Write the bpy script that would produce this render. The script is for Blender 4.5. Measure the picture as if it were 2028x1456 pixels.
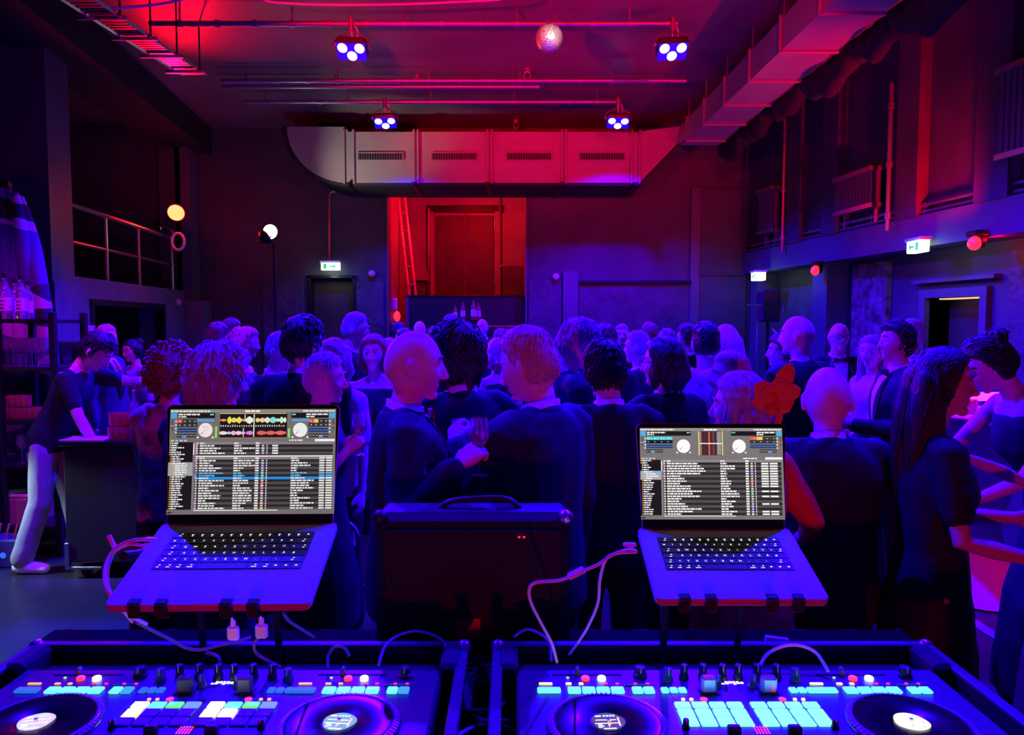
import bpy, math, random
import numpy as np
from mathutils import Vector, Matrix, noise

for _o in list(bpy.data.objects):
    bpy.data.objects.remove(_o)
SC = bpy.context.scene
COL = SC.collection
random.seed(7)
PI = math.pi
R = math.radians

# ------------------------------------------------------------------ camera
W_, H_, FPX, CAMZ = 2028, 1456, 1465.0, 1.75
PITCH = math.atan(88 / FPX)
_cd = bpy.data.cameras.new('camera')
_cd.sensor_width = 36.0
_cd.lens = 36.0 * FPX / W_
_cd.clip_start = 0.05
CAM = bpy.data.objects.new('camera', _cd)
COL.objects.link(CAM)
CAM.location = (0, 0, CAMZ)
CAM.rotation_euler = (PI / 2 - PITCH, 0, 0)
SC.camera = CAM

# ------------------------------------------------------------------ world, exposure
WORLD = bpy.data.worlds.new('night')
SC.world = WORLD
WORLD.use_nodes = True
WORLD.node_tree.nodes['Background'].inputs[0].default_value = (0.01, 0.005, 0.03, 1)
WORLD.node_tree.nodes['Background'].inputs[1].default_value = 0.05
SC.view_settings.view_transform = 'Standard'
SC.view_settings.look = 'None'
SC.view_settings.gamma = 1.0
SC.view_settings.exposure = 0.0
SC.view_settings.use_curve_mapping = False

# light levels of the club's lamps (the lamps themselves are built further down)
BLUE, RED, WARM, COOL = (0.015, 0.0, 1.0), (1.0, 0.0, 0.012), (1.0, 0.86, 0.62), (0.55, 0.85, 1.0)
P_PAR, P_PAR_NEAR, P_PAR_MID = 5000, 1500, 2800
P_RED_BACK, P_RED_NEAR, P_RED_LEFT, P_RED_ALCOVE, P_RED_WALL = 560, 260, 750, 150, 480
P_WHITE, P_COOL = 170, 140


def _ray(px, py):
    a, b = (px - W_ / 2) / FPX, (H_ / 2 - py) / FPX
    c, s = math.cos(PITCH), math.sin(PITCH)
    return Vector((a, c + b * s, -s + b * c))


def at(px, py, Y):
    """point of the room seen at a pixel, Y metres in front of the camera"""
    d = _ray(px, py)
    return Vector((0, 0, CAMZ)) + d * (Y / d.y)


def onz(px, py, z):
    d = _ray(px, py)
    return Vector((0, 0, CAMZ)) + d * ((z - CAMZ) / d.z)


def spot(name, loc, target, energy, color, size=1.6, blend=0.6, radius=0.08, parent=None):
    l = bpy.data.lights.new(name, 'SPOT')
    l.energy, l.color = energy, color
    l.spot_size, l.spot_blend, l.shadow_soft_size = size, blend, radius
    o = bpy.data.objects.new(name, l)
    COL.objects.link(o)
    o.location = loc
    o.rotation_euler = (Vector(target) - Vector(loc)).to_track_quat('-Z', 'Y').to_euler()
    return o


def point(name, loc, energy, color, radius=0.05):
    l = bpy.data.lights.new(name, 'POINT')
    l.energy, l.color, l.shadow_soft_size = energy, color, radius
    o = bpy.data.objects.new(name, l)
    COL.objects.link(o)
    o.location = loc
    return o


# ------------------------------------------------------------------ materials
MATS = {}


def mat(name, col=(.5, .5, .5), rough=.5, metal=0., spec=.5, emis=None, es=1., bump=0., bscale=40., var=0.,
        vscale=6., trans=0., ior=1.45, alpha=1., stretch=None, coat=0., sheen=0.):
    if name in MATS:
        return MATS[name]
    m = bpy.data.materials.new(name)
    m.use_nodes = True
    nt = m.node_tree
    b = nt.nodes['Principled BSDF']
    b.inputs['Base Color'].default_value = (*col, 1)
    b.inputs['Roughness'].default_value = rough
    b.inputs['Metallic'].default_value = metal
    b.inputs['Specular IOR Level'].default_value = spec
    b.inputs['Transmission Weight'].default_value = trans
    b.inputs['IOR'].default_value = ior
    b.inputs['Alpha'].default_value = alpha
    b.inputs['Coat Weight'].default_value = coat
    b.inputs['Sheen Weight'].default_value = sheen
    if emis:
        b.inputs['Emission Color'].default_value = (*emis, 1)
        b.inputs['Emission Strength'].default_value = es
    if bump or var:
        tc = nt.nodes.new('ShaderNodeTexCoord')
        mp = nt.nodes.new('ShaderNodeMapping')
        if stretch:
            mp.inputs['Scale'].default_value = stretch
        nt.links.new(tc.outputs['Object'], mp.inputs['Vector'])
    if var:
        n = nt.nodes.new('ShaderNodeTexNoise')
        n.inputs['Scale'].default_value = vscale
        n.inputs['Detail'].default_value = 6
        nt.links.new(mp.outputs[0], n.inputs['Vector'])
        r = nt.nodes.new('ShaderNodeValToRGB')
        r.color_ramp.elements[0].position = .3
        r.color_ramp.elements[1].position = .7
        r.color_ramp.elements[0].color = (*[c * (1 - var) for c in col], 1)
        r.color_ramp.elements[1].color = (*[min(1, c * (1 + var)) for c in col], 1)
        nt.links.new(n.outputs['Fac'], r.inputs['Fac'])
        nt.links.new(r.outputs['Color'], b.inputs['Base Color'])
    if bump:
        n2 = nt.nodes.new('ShaderNodeTexNoise')
        n2.inputs['Scale'].default_value = bscale
        n2.inputs['Detail'].default_value = 5
        nt.links.new(mp.outputs[0], n2.inputs['Vector'])
        bp = nt.nodes.new('ShaderNodeBump')
        bp.inputs['Strength'].default_value = bump
        bp.inputs['Distance'].default_value = .02
        nt.links.new(n2.outputs['Fac'], bp.inputs['Height'])
        nt.links.new(bp.outputs['Normal'], b.inputs['Normal'])
    MATS[name] = m
    return m


def mat_print(name, strength):
    """flat print whose colours are stored per face (screens, lit buttons' legends)"""
    m = bpy.data.materials.new(name)
    m.use_nodes = True
    nt = m.node_tree
    b = nt.nodes['Principled BSDF']
    a = nt.nodes.new('ShaderNodeAttribute')
    a.attribute_name = 'print'
    b.inputs['Base Color'].default_value = (.01, .01, .01, 1)
    b.inputs['Roughness'].default_value = .7
    b.inputs['Specular IOR Level'].default_value = .08
    nt.links.new(a.outputs['Color'], b.inputs['Emission Color'])
    b.inputs['Emission Strength'].default_value = strength
    MATS[name] = m
    return m


def mat_brick(name, c1, c2, mortar, scale):
    m = bpy.data.materials.new(name)
    m.use_nodes = True
    nt = m.node_tree
    b = nt.nodes['Principled BSDF']
    tc = nt.nodes.new('ShaderNodeTexCoord')
    mp = nt.nodes.new('ShaderNodeMapping')
    mp.inputs['Rotation'].default_value = (R(90), 0, R(90))
    nt.links.new(tc.outputs['Object'], mp.inputs['Vector'])
    n = nt.nodes.new('ShaderNodeTexNoise')
    n.inputs['Scale'].default_value = 9
    n.inputs['Detail'].default_value = 8
    nt.links.new(mp.outputs[0], n.inputs['Vector'])
    r = nt.nodes.new('ShaderNodeValToRGB')
    r.color_ramp.elements[0].position, r.color_ramp.elements[1].position = .35, .65
    r.color_ramp.elements[0].color, r.color_ramp.elements[1].color = (*c1, 1), (*c2, 1)
    nt.links.new(n.outputs['Fac'], r.inputs['Fac'])
    nt.links.new(r.outputs['Color'], b.inputs['Base Color'])
    b.inputs['Roughness'].default_value = .55
    bp = nt.nodes.new('ShaderNodeBump')
    bp.inputs['Strength'].default_value = .9
    bp.inputs['Distance'].default_value = .05
    nt.links.new(n.outputs['Fac'], bp.inputs['Height'])
    nt.links.new(bp.outputs['Normal'], b.inputs['Normal'])
    MATS[name] = m
    return m


M = MATS
mat('wall_paint', (.06, .054, .066), .62, bump=.25, bscale=30, var=.25, vscale=2)
mat('wall_rough', (.072, .064, .072), .55, bump=.9, bscale=14, var=.35, vscale=4)
mat('ceiling_paint', (.13, .11, .12), .42, bump=.12, bscale=25, var=.2, vscale=1.2)
mat('duct_metal', (.26, .24, .25), .42, metal=.15, bump=.05, bscale=12, var=.08, vscale=3)
mat('black_gap', (.012, .012, .014), .8)
mat('floor_dark', (.022, .022, .028), .34, bump=.15, bscale=9, var=.4, vscale=1.6)
mat('beam_paint', (.09, .085, .11), .5, var=.15, vscale=2)
mat('pale_plaster', (.15, .13, .15), .7, var=.12, vscale=3, bump=.1)
mat('dark_wood', (.07, .045, .035), .5, var=.3, vscale=3)
mat('alcove_wall', (.28, .22, .2), .5, bump=.5, bscale=9, var=.2, vscale=2)
mat_brick('old_brick', (.10, .05, .04), (.35, .22, .17), (.2, .18, .16), 4)
mat('black_metal', (.02, .02, .022), .38, metal=.5)
mat('black_plastic', (.018, .018, .02), .42)
mat('black_gloss', (.012, .012, .014), .12, coat=.5)
mat('black_cloth', (.014, .014, .016), .9, bump=.2, bscale=20)
mat('steel', (.55, .55, .58), .3, metal=1)
mat('pipe_steel', (.42, .40, .40), .32, metal=.85)
mat('chrome', (.85, .85, .88), .08, metal=1)
mat('mirror', (.92, .9, .92), .28, metal=.85)
mat('alu', (.38, .38, .42), .55, spec=.25)
mat('alu_ladder', (.75, .72, .72), .35, metal=.6)
mat('white_plastic', (.75, .75, .78), .45)
mat('cable_black', (.03, .03, .04), .45)
mat('cable_white', (.72, .72, .78), .45)
mat('rubber', (.012, .012, .012), .7)
mat('glass', (1, 1, 1), .06, trans=.93, ior=1.5, spec=1., coat=1.)
mat('wine', (.95, .62, .45), .02, trans=1, ior=1.33)
mat('bottle_green', (.16, .32, .2), .05, trans=.85, ior=1.5)
mat('paper', (.8, .8, .82), .8)
mat('red_label', (.55, .05, .03), .6)
mat('white_cloth', (.82, .80, .82), .85, bump=.15, bscale=8)
mat('tape_white', (.8, .8, .85), .6)
mat('em_blue', (.05, .05, .3), .3, emis=(.3, .3, 1), es=5)
mat('em_red', (.3, .02, .02), .3, emis=(1, .16, .05), es=5)
mat('em_red_dim', (.4, .03, .05), .3, emis=(1, .03, .06), es=1.2)
mat('em_warm', (.5, .5, .4), .3, emis=(1, .92, .7), es=14)
mat('em_exit', (.5, .6, .5), .3, emis=(.75, 1, .8), es=2.5)
mat('em_leak', (.5, .4, .3), .3, emis=(1, .55, .3), es=1.2)


# ------------------------------------------------------------------ mesh helpers
def _frame(t):
    t = t / (np.linalg.norm(t) + 1e-12)
    a = np.array((0, 0, 1.)) if abs(t[2]) < .9 else np.array((1., 0, 0))
    u = np.cross(a, t)
    u /= np.linalg.norm(u)
    return u, np.cross(t, u)


class MB:
    def __init__(s):
        s.v, s.f, s.c = [], [], []

    def add(s, v, f, col=None):
        o = len(s.v)
        s.v.extend([tuple(p) for p in v])
        s.f.extend([tuple(i + o for i in q) for q in f])
        if col is not None:
            s.c.extend([col] * len(f))
        return s

    def box(s, c, d, ch=0., M=None):
        x, y, z = d[0] / 2, d[1] / 2, d[2] / 2
        if not ch:
            v = [(a * x, b * y, e * z) for e in (-1, 1) for b in (-1, 1) for a in (-1, 1)]
            f = [(0, 2, 3, 1), (4, 5, 7, 6), (0, 1, 5, 4), (2, 6, 7, 3), (0, 4, 6, 2), (1, 3, 7, 5)]
        else:
            ch = min(ch, x * .9, y * .9, z * .9)
            v, idx = [], {}
            for e in (-1, 1):
                for b in (-1, 1):
                    for a in (-1, 1):
                        for k in range(3):
                            idx[(a, b, e, k)] = len(v)
                            q = [a * (x - ch), b * (y - ch), e * (z - ch)]
                            q[k] = (a * x, b * y, e * z)[k]
                            v.append(tuple(q))
            f = []
            for k in range(3):
                i, j = (k + 1) % 3, (k + 2) % 3
                for sg in (-1, 1):
                    q = []
                    for (p, r) in ((-1, -1), (1, -1), (1, 1), (-1, 1)):
                        key = [0, 0, 0]
                        key[k], key[i], key[j] = sg, p, r
                        q.append(idx[(*key, k)])
                    f.append(tuple(q if sg > 0 else q[::-1]))
            for k in range(3):
                i, j = (k + 1) % 3, (k + 2) % 3
                for p in (-1, 1):
                    for r in (-1, 1):
                        k0, k1 = [0, 0, 0], [0, 0, 0]
                        k0[k], k1[k] = -1, 1
                        k0[i] = k1[i] = p
                        k0[j] = k1[j] = r
                        q = [idx[(*k0, i)], idx[(*k1, i)], idx[(*k1, j)], idx[(*k0, j)]]
                        f.append(tuple(q[::-1] if p * r > 0 else q))
            for a in (-1, 1):
                for b in (-1, 1):
                    for e in (-1, 1):
                        q = [idx[(a, b, e, 0)], idx[(a, b, e, 1)], idx[(a, b, e, 2)]]
                        f.append(tuple(q if a * b * e > 0 else q[::-1]))
        if M is not None:
            v = [tuple(M @ Vector(p)) for p in v]
        v = [(p[0] + c[0], p[1] + c[1], p[2] + c[2]) for p in v]
        return s.add(v, f)

    def loft(s, rings, cap=True):
        n = len(rings[0])
        v = np.concatenate([np.asarray(r, float) for r in rings])
        f = []
        for k in range(len(rings) - 1):
            for i in range(n):
                j = (i + 1) % n
                f.append((k * n + i, k * n + j, (k + 1) * n + j, (k + 1) * n + i))
        if cap:
            f.append(tuple(range(n))[::-1])
            f.append(tuple(range((len(rings) - 1) * n, len(rings) * n)))
        return s.add(v.tolist(), f)

    def tube(s, pts, r, n=10, cap=True, closed=False):
        P = [np.array(p, float) for p in pts]
        m = len(P)
        rr = [r] * m if np.isscalar(r) else list(r)
        rings, u = [], None
        for i in range(m):
            t = P[min(i + 1, m - 1)] - P[max(i - 1, 0)]
            if closed:
                t = P[(i + 1) % m] - P[i - 1]
            t = t / (np.linalg.norm(t) + 1e-12)
            if u is None:
                u, w = _frame(t)
            else:
                u = u - t * np.dot(u, t)
                u /= np.linalg.norm(u) + 1e-12
            w = np.cross(t, u)
            a = np.linspace(0, 2 * PI, n, endpoint=False)
            rings.append(P[i] + rr[i] * (np.cos(a)[:, None] * u + np.sin(a)[:, None] * w))
        if closed:
            rings.append(rings[0])
        return s.loft(rings, cap and not closed)

    def cyl(s, p0, p1, r0, r1=None, n=16):
        return s.tube([p0, p1], [r0, r0 if r1 is None else r1], n)

    def limb(s, pts, rad, n=12):
        """rounded tapering tube: a smooth run through the joints with hemispherical ends"""
        P = [np.array(p, float) for p in pts]
        out, rr = [], []
        d0 = (P[0] - P[1]) / np.linalg.norm(P[0] - P[1])
        out += [P[0] + d0 * rad[0] * .85, P[0] + d0 * rad[0] * .5]
        rr += [rad[0] * .45, rad[0] * .85]
        for i in range(len(P)):
            out.append(P[i])
            rr.append(rad[i])
        d1 = (P[-1] - P[-2]) / np.linalg.norm(P[-1] - P[-2])
        out += [P[-1] + d1 * rad[-1] * .5, P[-1] + d1 * rad[-1] * .85]
        rr += [rad[-1] * .85, rad[-1] * .45]
        return s.tube(out, rr, n)

    def ell(s, c, r, nu=16, nv=10, M=None):
        rings = []
        for j in range(nv + 1):
            ph = -PI / 2 + PI * (.04 + .92 * j / nv)
            a = np.linspace(0, 2 * PI, nu, endpoint=False)
            ring = np.stack([r[0] * math.cos(ph) * np.cos(a), r[1] * math.cos(ph) * np.sin(a),
                             np.full(nu, r[2] * math.sin(ph))], 1)
            if M is not None:
                ring = np.array([M @ Vector(q) for q in ring])
            rings.append(ring + np.array(c))
        return s.loft(rings)

    def lathe(s, prof, n=24, c=(0, 0, 0), M=None, cap=True):
        rings = []
        for (r, z) in prof:
            a = np.linspace(0, 2 * PI, n, endpoint=False)
            ring = np.stack([max(r, 1e-4) * np.cos(a), max(r, 1e-4) * np.sin(a), np.full(n, z)], 1)
            if M is not None:
                ring = np.array([M @ Vector(q) for q in ring])
            rings.append(ring + np.array(c))
        return s.loft(rings, cap)

    def prism(s, poly, z0, z1):
        n = len(poly)
        area = sum(poly[i][0] * poly[(i + 1) % n][1] - poly[(i + 1) % n][0] * poly[i][1] for i in range(n))
        if area < 0:
            poly = poly[::-1]
        return s.loft([[(p[0], p[1], z0) for p in poly], [(p[0], p[1], z1) for p in poly]])

    def slab(s, poly3, off):
        """flat polygon given in 3D, thickened by the vector off"""
        a = [tuple(p) for p in poly3]
        b = [tuple(np.array(p) + np.array(off)) for p in poly3]
        return s.loft([a, b])

    def quad(s, a, b, c, d, col=None):
        return s.add([a, b, c, d], [(0, 1, 2, 3)], col)

    def xf(s, Mx):
        s.v = [tuple(Mx @ Vector(p)) for p in s.v]
        return s

    def mesh(s, name, m=None, smooth=False, angle=40):
        me = bpy.data.meshes.new(name)
        me.from_pydata(s.v, [], s.f)
        if smooth:
            me.polygons.foreach_set('use_smooth', [True] * len(me.polygons))
            if angle < 180:
                me.set_sharp_from_angle(angle=R(angle))
        if s.c:
            at_ = me.color_attributes.new('print', 'FLOAT_COLOR', 'CORNER')
            buf = []
            for c_, p in zip(s.c, me.polygons):
                buf.extend([*c_, 1.] * p.loop_total)
            at_.data.foreach_set('color', buf)
        if m is not None:
            me.materials.append(MATS[m] if isinstance(m, str) else m)
        me.update()
        return me

    def build(s, name, m=None, parent=None, smooth=False, loc=None, angle=40):
        return put(name, s.mesh(name, m, smooth, angle), parent, loc)


def put(name, me, parent=None, loc=None, rotz=0., Mx=None):
    o = bpy.data.objects.new(name, me)
    COL.objects.link(o)
    if parent is not None:
        o.parent = parent
    if Mx is not None:
        o.matrix_local = Mx
    else:
        if loc is not None:
            o.location = loc
        if rotz:
            o.rotation_euler = (0, 0, rotz)
    return o


def tag(o, label=None, cat=None, group=None, kind=None):
    if label:
        o['label'] = label
    if cat:
        o['category'] = cat
    if group:
        o['group'] = group
    if kind:
        o['kind'] = kind
    return o


def thing(name, label, cat, loc=(0, 0, 0), rotz=0., group=None):
    o = bpy.data.objects.new(name, None)
    COL.objects.link(o)
    o.empty_display_size = .05
    o.location = loc
    o.rotation_euler = (0, 0, rotz)
    return tag(o, label, cat, group)


def struct(o):
    o['kind'] = 'structure'
    return o


def bez(p0, p1, p2, p3, n=14):
    t = np.linspace(0, 1, n)[:, None]
    p0, p1, p2, p3 = [np.array(p, float) for p in (p0, p1, p2, p3)]
    return (1 - t) ** 3 * p0 + 3 * (1 - t) ** 2 * t * p1 + 3 * (1 - t) * t * t * p2 + t ** 3 * p3


def spline(pts, n=8):
    """Catmull-Rom run through the points"""
    P = [np.array(p, float) for p in pts]
    P = [2 * P[0] - P[1]] + P + [2 * P[-1] - P[-2]]
    out = []
    for i in range(1, len(P) - 2):
        for k in range(n):
            t = k / n
            a, b, c, d = P[i - 1], P[i], P[i + 1], P[i + 2]
            out.append(.5 * (2 * b + (c - a) * t + (2 * a - 5 * b + 4 * c - d) * t * t + (3 * b - a - 3 * c + d) * t ** 3))
    out.append(P[-2])
    return out


def xr(Y, off=0.):
    """right wall line, off metres into the room"""
    return 5.226 - .1188 * Y - off


def xl(Y, off=0.):
    return -3.725 - .1188 * Y + off

# ================================================================== the room
CEIL, BACK, FRONT = 4.85, 12.0, -3.5
struct(MB().box((0, 4.5, -.05), (13, 22, .1)).build('floor', 'floor_dark'))
struct(MB().prism([(xl(FRONT, -2.6), FRONT), (xr(FRONT, -.4), FRONT), (xr(BACK, -.4), BACK + .2), (xl(BACK, -2.6), BACK + .2)],
                  CEIL, CEIL + .12).build('ceiling', 'ceiling_paint'))
struct(MB().box((0, FRONT - .1, 2.4), (16, .2, 5)).build('wall_front', 'wall_paint'))

AX0, AX1 = at(767, 500, BACK).x, at(1043, 500, BACK).x          # alcove opening
ATOP = at(900, 352, BACK).z
DX0, DX1, DTOP = at(610, 600, BACK).x, at(705, 600, BACK).x, at(650, 546, BACK).z
mb = MB()
T = .3


def bw(x0, x1, z0, z1):
    mb.box(((x0 + x1) / 2, BACK + T / 2, (z0 + z1) / 2), (x1 - x0, T, z1 - z0))


bw(xl(BACK) - .4, DX0, 0, CEIL)
bw(DX0, DX1, DTOP, CEIL)
bw(DX1, AX0, 0, CEIL)
bw(AX0, AX1, ATOP, CEIL)
bw(AX1, xr(BACK) + .5, 0, CEIL)
WB = struct(mb.build('wall_back', 'wall_paint'))


def on_back(name, px0, px1, py0, py1, th, m, Y=BACK, ch=.01):
    a, b = at(px0, py0, Y), at(px1, py1, Y)
    return MB().box(((a.x + b.x) / 2, Y - th / 2, (a.z + b.z) / 2), (abs(b.x - a.x), th, abs(a.z - b.z)), ch).build(name, m, WB)


on_back('plaster_panel', 1046, 1111, 556, 850, .05, 'wall_rough')
on_back('pilaster', 1114, 1143, 538, 850, .09, 'beam_paint')
on_back('pilaster', 1368, 1380, 372, 850, .05, 'beam_paint')
on_back('recess_panel', 1146, 1366, 562, 850, .02, 'wall_rough')
on_back('panel_frame', 1144, 1368, 556, 563, .07, 'black_gap')
on_back('plaster_panel', 706, 764, 558, 850, .04, 'wall_rough')
on_back('plaster_panel', 520, 606, 560, 850, .04, 'wall_rough')
on_back('wall_panel', 1384, 1472, 372, 850, .03, 'wall_paint')
on_back('wall_trim', 1384, 1472, 543, 546, .06, 'beam_paint')

# door beside the exit sign
d = struct(MB().box(((DX0 + DX1) / 2 - .03, BACK + .25, DTOP / 2), (DX1 - DX0 - .1, .05, DTOP - .02), .01).build('door_1', 'dark_wood'))
for sx in (DX0 + .02, DX1 - .02):
    MB().box((sx, BACK + .12, DTOP / 2), (.05, .3, DTOP), .006).build('door_frame', 'black_metal', d)
MB().box(((DX0 + DX1) / 2, BACK + .12, DTOP - .02), (DX1 - DX0, .3, .05), .006).build('door_frame', 'black_metal', d)
hh = MB().cyl((DX0 + .12, BACK + .22, 1.05), (DX0 + .12, BACK + .16, 1.05), .012)
hh.cyl((DX0 + .12, BACK + .165, 1.05), (DX0 + .24, BACK + .165, 1.05), .011)
hh.build('door_handle', 'steel', d, True)

# alcove behind the back wall
AY = 14.8
mb = MB()
mb.box((AX0 - .1, (BACK + T + AY) / 2, ATOP / 2), (.2, AY - BACK - T, ATOP + .3))
WAL = struct(mb.build('wall_alcove_left', 'alcove_wall'))
struct(MB().box((AX1 + .1, (BACK + T + AY) / 2, ATOP / 2), (.2, AY - BACK - T, ATOP + .3)).build('wall_alcove_right', 'alcove_wall'))
WAB = struct(MB().box(((AX0 + AX1) / 2, AY + .1, 2.3), (AX1 - AX0 + .6, .2, 4.8)).build('wall_alcove_back', 'alcove_wall'))
struct(MB().box(((AX0 + AX1) / 2, (BACK + AY) / 2 + .15, ATOP + .2), (AX1 - AX0 + .4, AY - BACK - .3, .1)).build('ceiling_alcove', 'ceiling_paint'))
struct(MB().box((AX0 + .005, BACK + .1, ATOP / 2), (.03, .3, ATOP), .004).build('trim_1', 'beam_paint'))
struct(MB().box((AX1 - .005, BACK + .1, ATOP / 2), (.03, .3, ATOP), .004).build('trim_2', 'beam_paint'))


def on_alc(name, px0, px1, py0, py1, th, m, parent, Y=AY, ch=.008):
    a, b = at(px0, py0, Y), at(px1, py1, Y)
    return MB().box(((a.x + b.x) / 2, Y - th / 2, (a.z + b.z) / 2), (abs(b.x - a.x), th, abs(a.z - b.z)), ch).build(name, m, parent)


a, b = at(852, 418, AY), at(992, 418, AY)
D2 = struct(MB().box(((a.x + b.x) / 2, AY - .03, a.z + .03), (b.x - a.x + .1, .1, .14), .01).build('door_2', 'black_metal'))
on_alc('door_leaf', 863, 921, 428, 812, .05, 'dark_wood', D2)
on_alc('door_leaf', 924, 978, 428, 812, .05, 'dark_wood', D2)
on_alc('centre_strip', 919, 926, 426, 812, .08, 'beam_paint', D2)
on_alc('door_frame', 852, 862, 420, 812, .09, 'alcove_wall', D2)
on_alc('door_frame', 979, 992, 420, 812, .09, 'alcove_wall', D2)
for yy in (445, 560):
    p = at(980, yy, AY)
    MB().cyl((p.x, AY - .1, p.z - .07), (p.x, AY - .1, p.z + .07), .02, n=10).build('hinge', 'steel', D2, True)
on_alc('stone_base', 994, 1040, 528, 812, .12, 'wall_rough', WAB)
on_alc('stone_base', 822, 850, 555, 812, .08, 'wall_rough', WAB)


def pipe_run(name, label, pts, r, m='pipe_steel', group=None, cat='pipe', n=8):
    return tag(MB().tube(spline(pts, 4) if len(pts) > 2 else pts, r, n).build(name, m, None, True), label, cat, group)


pipe_run('conduit', 'thin conduit framing the right side of the red-lit double door', [at(850, 390, AY - .1), at(988, 390, AY - .1), at(990, 395, AY - .1), at(990, 522, AY - .1),
         at(995, 526, AY - .1), at(1040, 528, AY - .1)], .02)
pipe_run('conduit', 'short vertical conduit left of the red-lit double door', [at(849, 412, AY - .1), at(849, 530, AY - .1)], .018)

# ladder leaning in the alcove
lad = thing('ladder', 'aluminium ladder leaning against the red-lit alcove wall', 'ladder', (0, 0, 0))
lt, lb = at(786, 366, 13.4), at(812, 600, 13.0)
lb = lt + (lb - lt) * ((lt.z - 0.0) / (lt.z - lb.z))
for dx in (0, .115):
    MB().tube([lb + Vector((dx, .0, 0)), lt + Vector((dx, 0, 0))], .026, 6).build('rail', 'alu_ladder', lad)
for k in range(13):
    p = lb.lerp(lt, (k + .6) / 13.2)
    MB().cyl(p + Vector((-.01, -.02, 0)), p + Vector((.125, -.02, 0)), .013, n=8).build('rung', 'alu_ladder', lad)
rl = MB()
rl.tube(spline([at(818, 640, 13.2), at(818, 562, 13.2), at(822, 558, 13.2), at(843, 558, 13.2), at(846, 563, 13.2), at(846, 640, 13.2)], 4), .025, 8)
tag(rl.build('handrail', 'black_metal', None, True), 'bent black handrail behind the ladder in the alcove', 'handrail')
cb = thing('call_box', 'small round box on the alcove jamb below the ladder', 'switch box', (0, 0, 0))
p = at(777, 603, 12.5)
MB().box((AX0 + .04, 12.5, p.z), (.07, .16, .2), .02).build('housing', 'white_plastic', cb)
MB().ell((AX0 + .07, 12.5, p.z - .2), (.06, .07, .09)).build('globe', 'em_red_dim', cb, True)

# black partition across the alcove, back bar shelf, bottles
a, b = at(805, 588, 12.25), at(1043, 588, 12.25)
pt = thing('partition', 'low black partition closing off the red-lit alcove', 'partition', ((a.x + b.x) / 2, 12.25, 0))
MB().box((0, 0, a.z / 2), (b.x - a.x, .06, a.z), .008).build('panel', 'black_plastic', pt)
MB().box((0, 0, a.z + .01), (b.x - a.x, .1, .03), .006).build('top_rail', 'black_metal', pt)
MB().box((-(b.x - a.x) / 2 + .02, 0, a.z / 2), (.05, .1, a.z), .006).build('post', 'beam_paint', pt)
sh = thing('back_bar_shelf', 'black back bar shelf with bottles in front of the alcove', 'shelf', (at(950, 640, 11.5).x, 11.5, 0))
MB().box((0, .1, .85), (1.3, .35, 1.66), .01).build('cabinet', 'black_plastic', sh)
MB().box((.12, .1, 1.695), (1.06, .36, .03), .006).build('lower_shelf', 'red_label', sh)
MB().box((-.28, .1, 1.785), (.5, .3, .025), .006).build('upper_shelf', 'black_gloss', sh)
for sx in (-.5, -.06):
    MB().box((sx, .1, 1.735), (.03, .25, .08)).build('bracket', 'black_metal', sh)

# ------------------------------------------------------------------ left wall with its gallery
LED = 2.25
mb = MB()


def lw(y0, y1, z0, z1, o0=-.35, o1=0.):
    mb.prism([(xl(y0, o0), y0), (xl(y0, o1), y0), (xl(y1, o1), y1), (xl(y1, o0), y1)], z0, z1)


lw(7.9, 8.33, 0, LED)
lw(8.33, 10.6, 1.98, LED)
lw(10.6, 11.55, 0, LED)
WL = struct(mb.build('wall_left', 'pale_plaster'))
mb = MB()
lw(11.55, 12.0, 0, CEIL, -.35, -.02)
lw(7.9, 12.0, 0, CEIL, -2.7, -2.5)
lw(FRONT, 7.9, 0, CEIL, -1.3, -1.1)
mb.box(((xl(7.9, -1.2) + xl(7.9, -.3)) / 2, 8.0, CEIL / 2), (.95, .2, CEIL))
struct(mb.build('wall_left_recess', 'wall_paint'))
mb = MB()
lw(7.9, 11.55, 0, .02, -2.5, -.35)
lw(7.9, 11.6, LED - .25, LED, -2.5, -.35)
struct(mb.build('floor_gallery', 'wall_paint'))
mb = MB()
mb.prism([(xl(11.6, -2.5), 11.62), (xl(11.6, -.3), 11.62), (xl(11.6, -.3), 11.75), (xl(11.6, -2.5), 11.75)], 0, CEIL)
struct(mb.build('wall_gallery_end', 'wall_paint'))
mb = MB()
lw(FRONT, 12, 4.45, CEIL, -.35, .35)
struct(mb.build('trim_3', 'black_gap'))
mb = MB()
lw(7.42, 7.9, LED - .1, CEIL, -.55, .02)
struct(mb.build('trim_4', 'beam_paint'))
mb = MB()
lw(7.40, 7.95, 0, LED - .08, -.3, .05)
pier = struct(mb.build('trim_5', 'pale_plaster'))
mb = MB()
lw(7.36, 7.41, 0, LED - .09, -.42, -.1)
mb.build('brick_face', 'old_brick', pier)
mb = MB()
lw(11.55, 11.95, 2.1, CEIL, -.1, .13)
struct(mb.build('trim_6', 'beam_paint'))
mb = MB()
lw(11.5, 11.95, 0, 2.1, -.05, .3)
struct(mb.build('trim_7', 'pale_plaster'))
mb = MB()
lw(8.28, 8.36, 0, 1.98, -.1, .02)
lw(10.57, 10.65, 0, 1.98, -.1, .02)
lw(8.28, 10.65, 1.95, 2.02, -.1, .02)
struct(mb.build('trim_8', 'black_metal'))

rail = thing('gallery_railing', 'dark metal railing along the left gallery', 'railing', (0, 0, 0))
for z, r in ((3.02, .03), (2.62, .02)):
    MB().tube([(xl(7.9, -.06), 7.9, z), (xl(11.3, -.06), 11.3, z)], r, 8).build('rail_bar', 'pipe_steel', rail, True)
for y in (8.9, 9.9, 11.2):
    MB().tube([(xl(y, -.06), y, LED), (xl(y, -.06), y, 3.02)], .022, 8).build('post', 'pipe_steel', rail, True)

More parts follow.
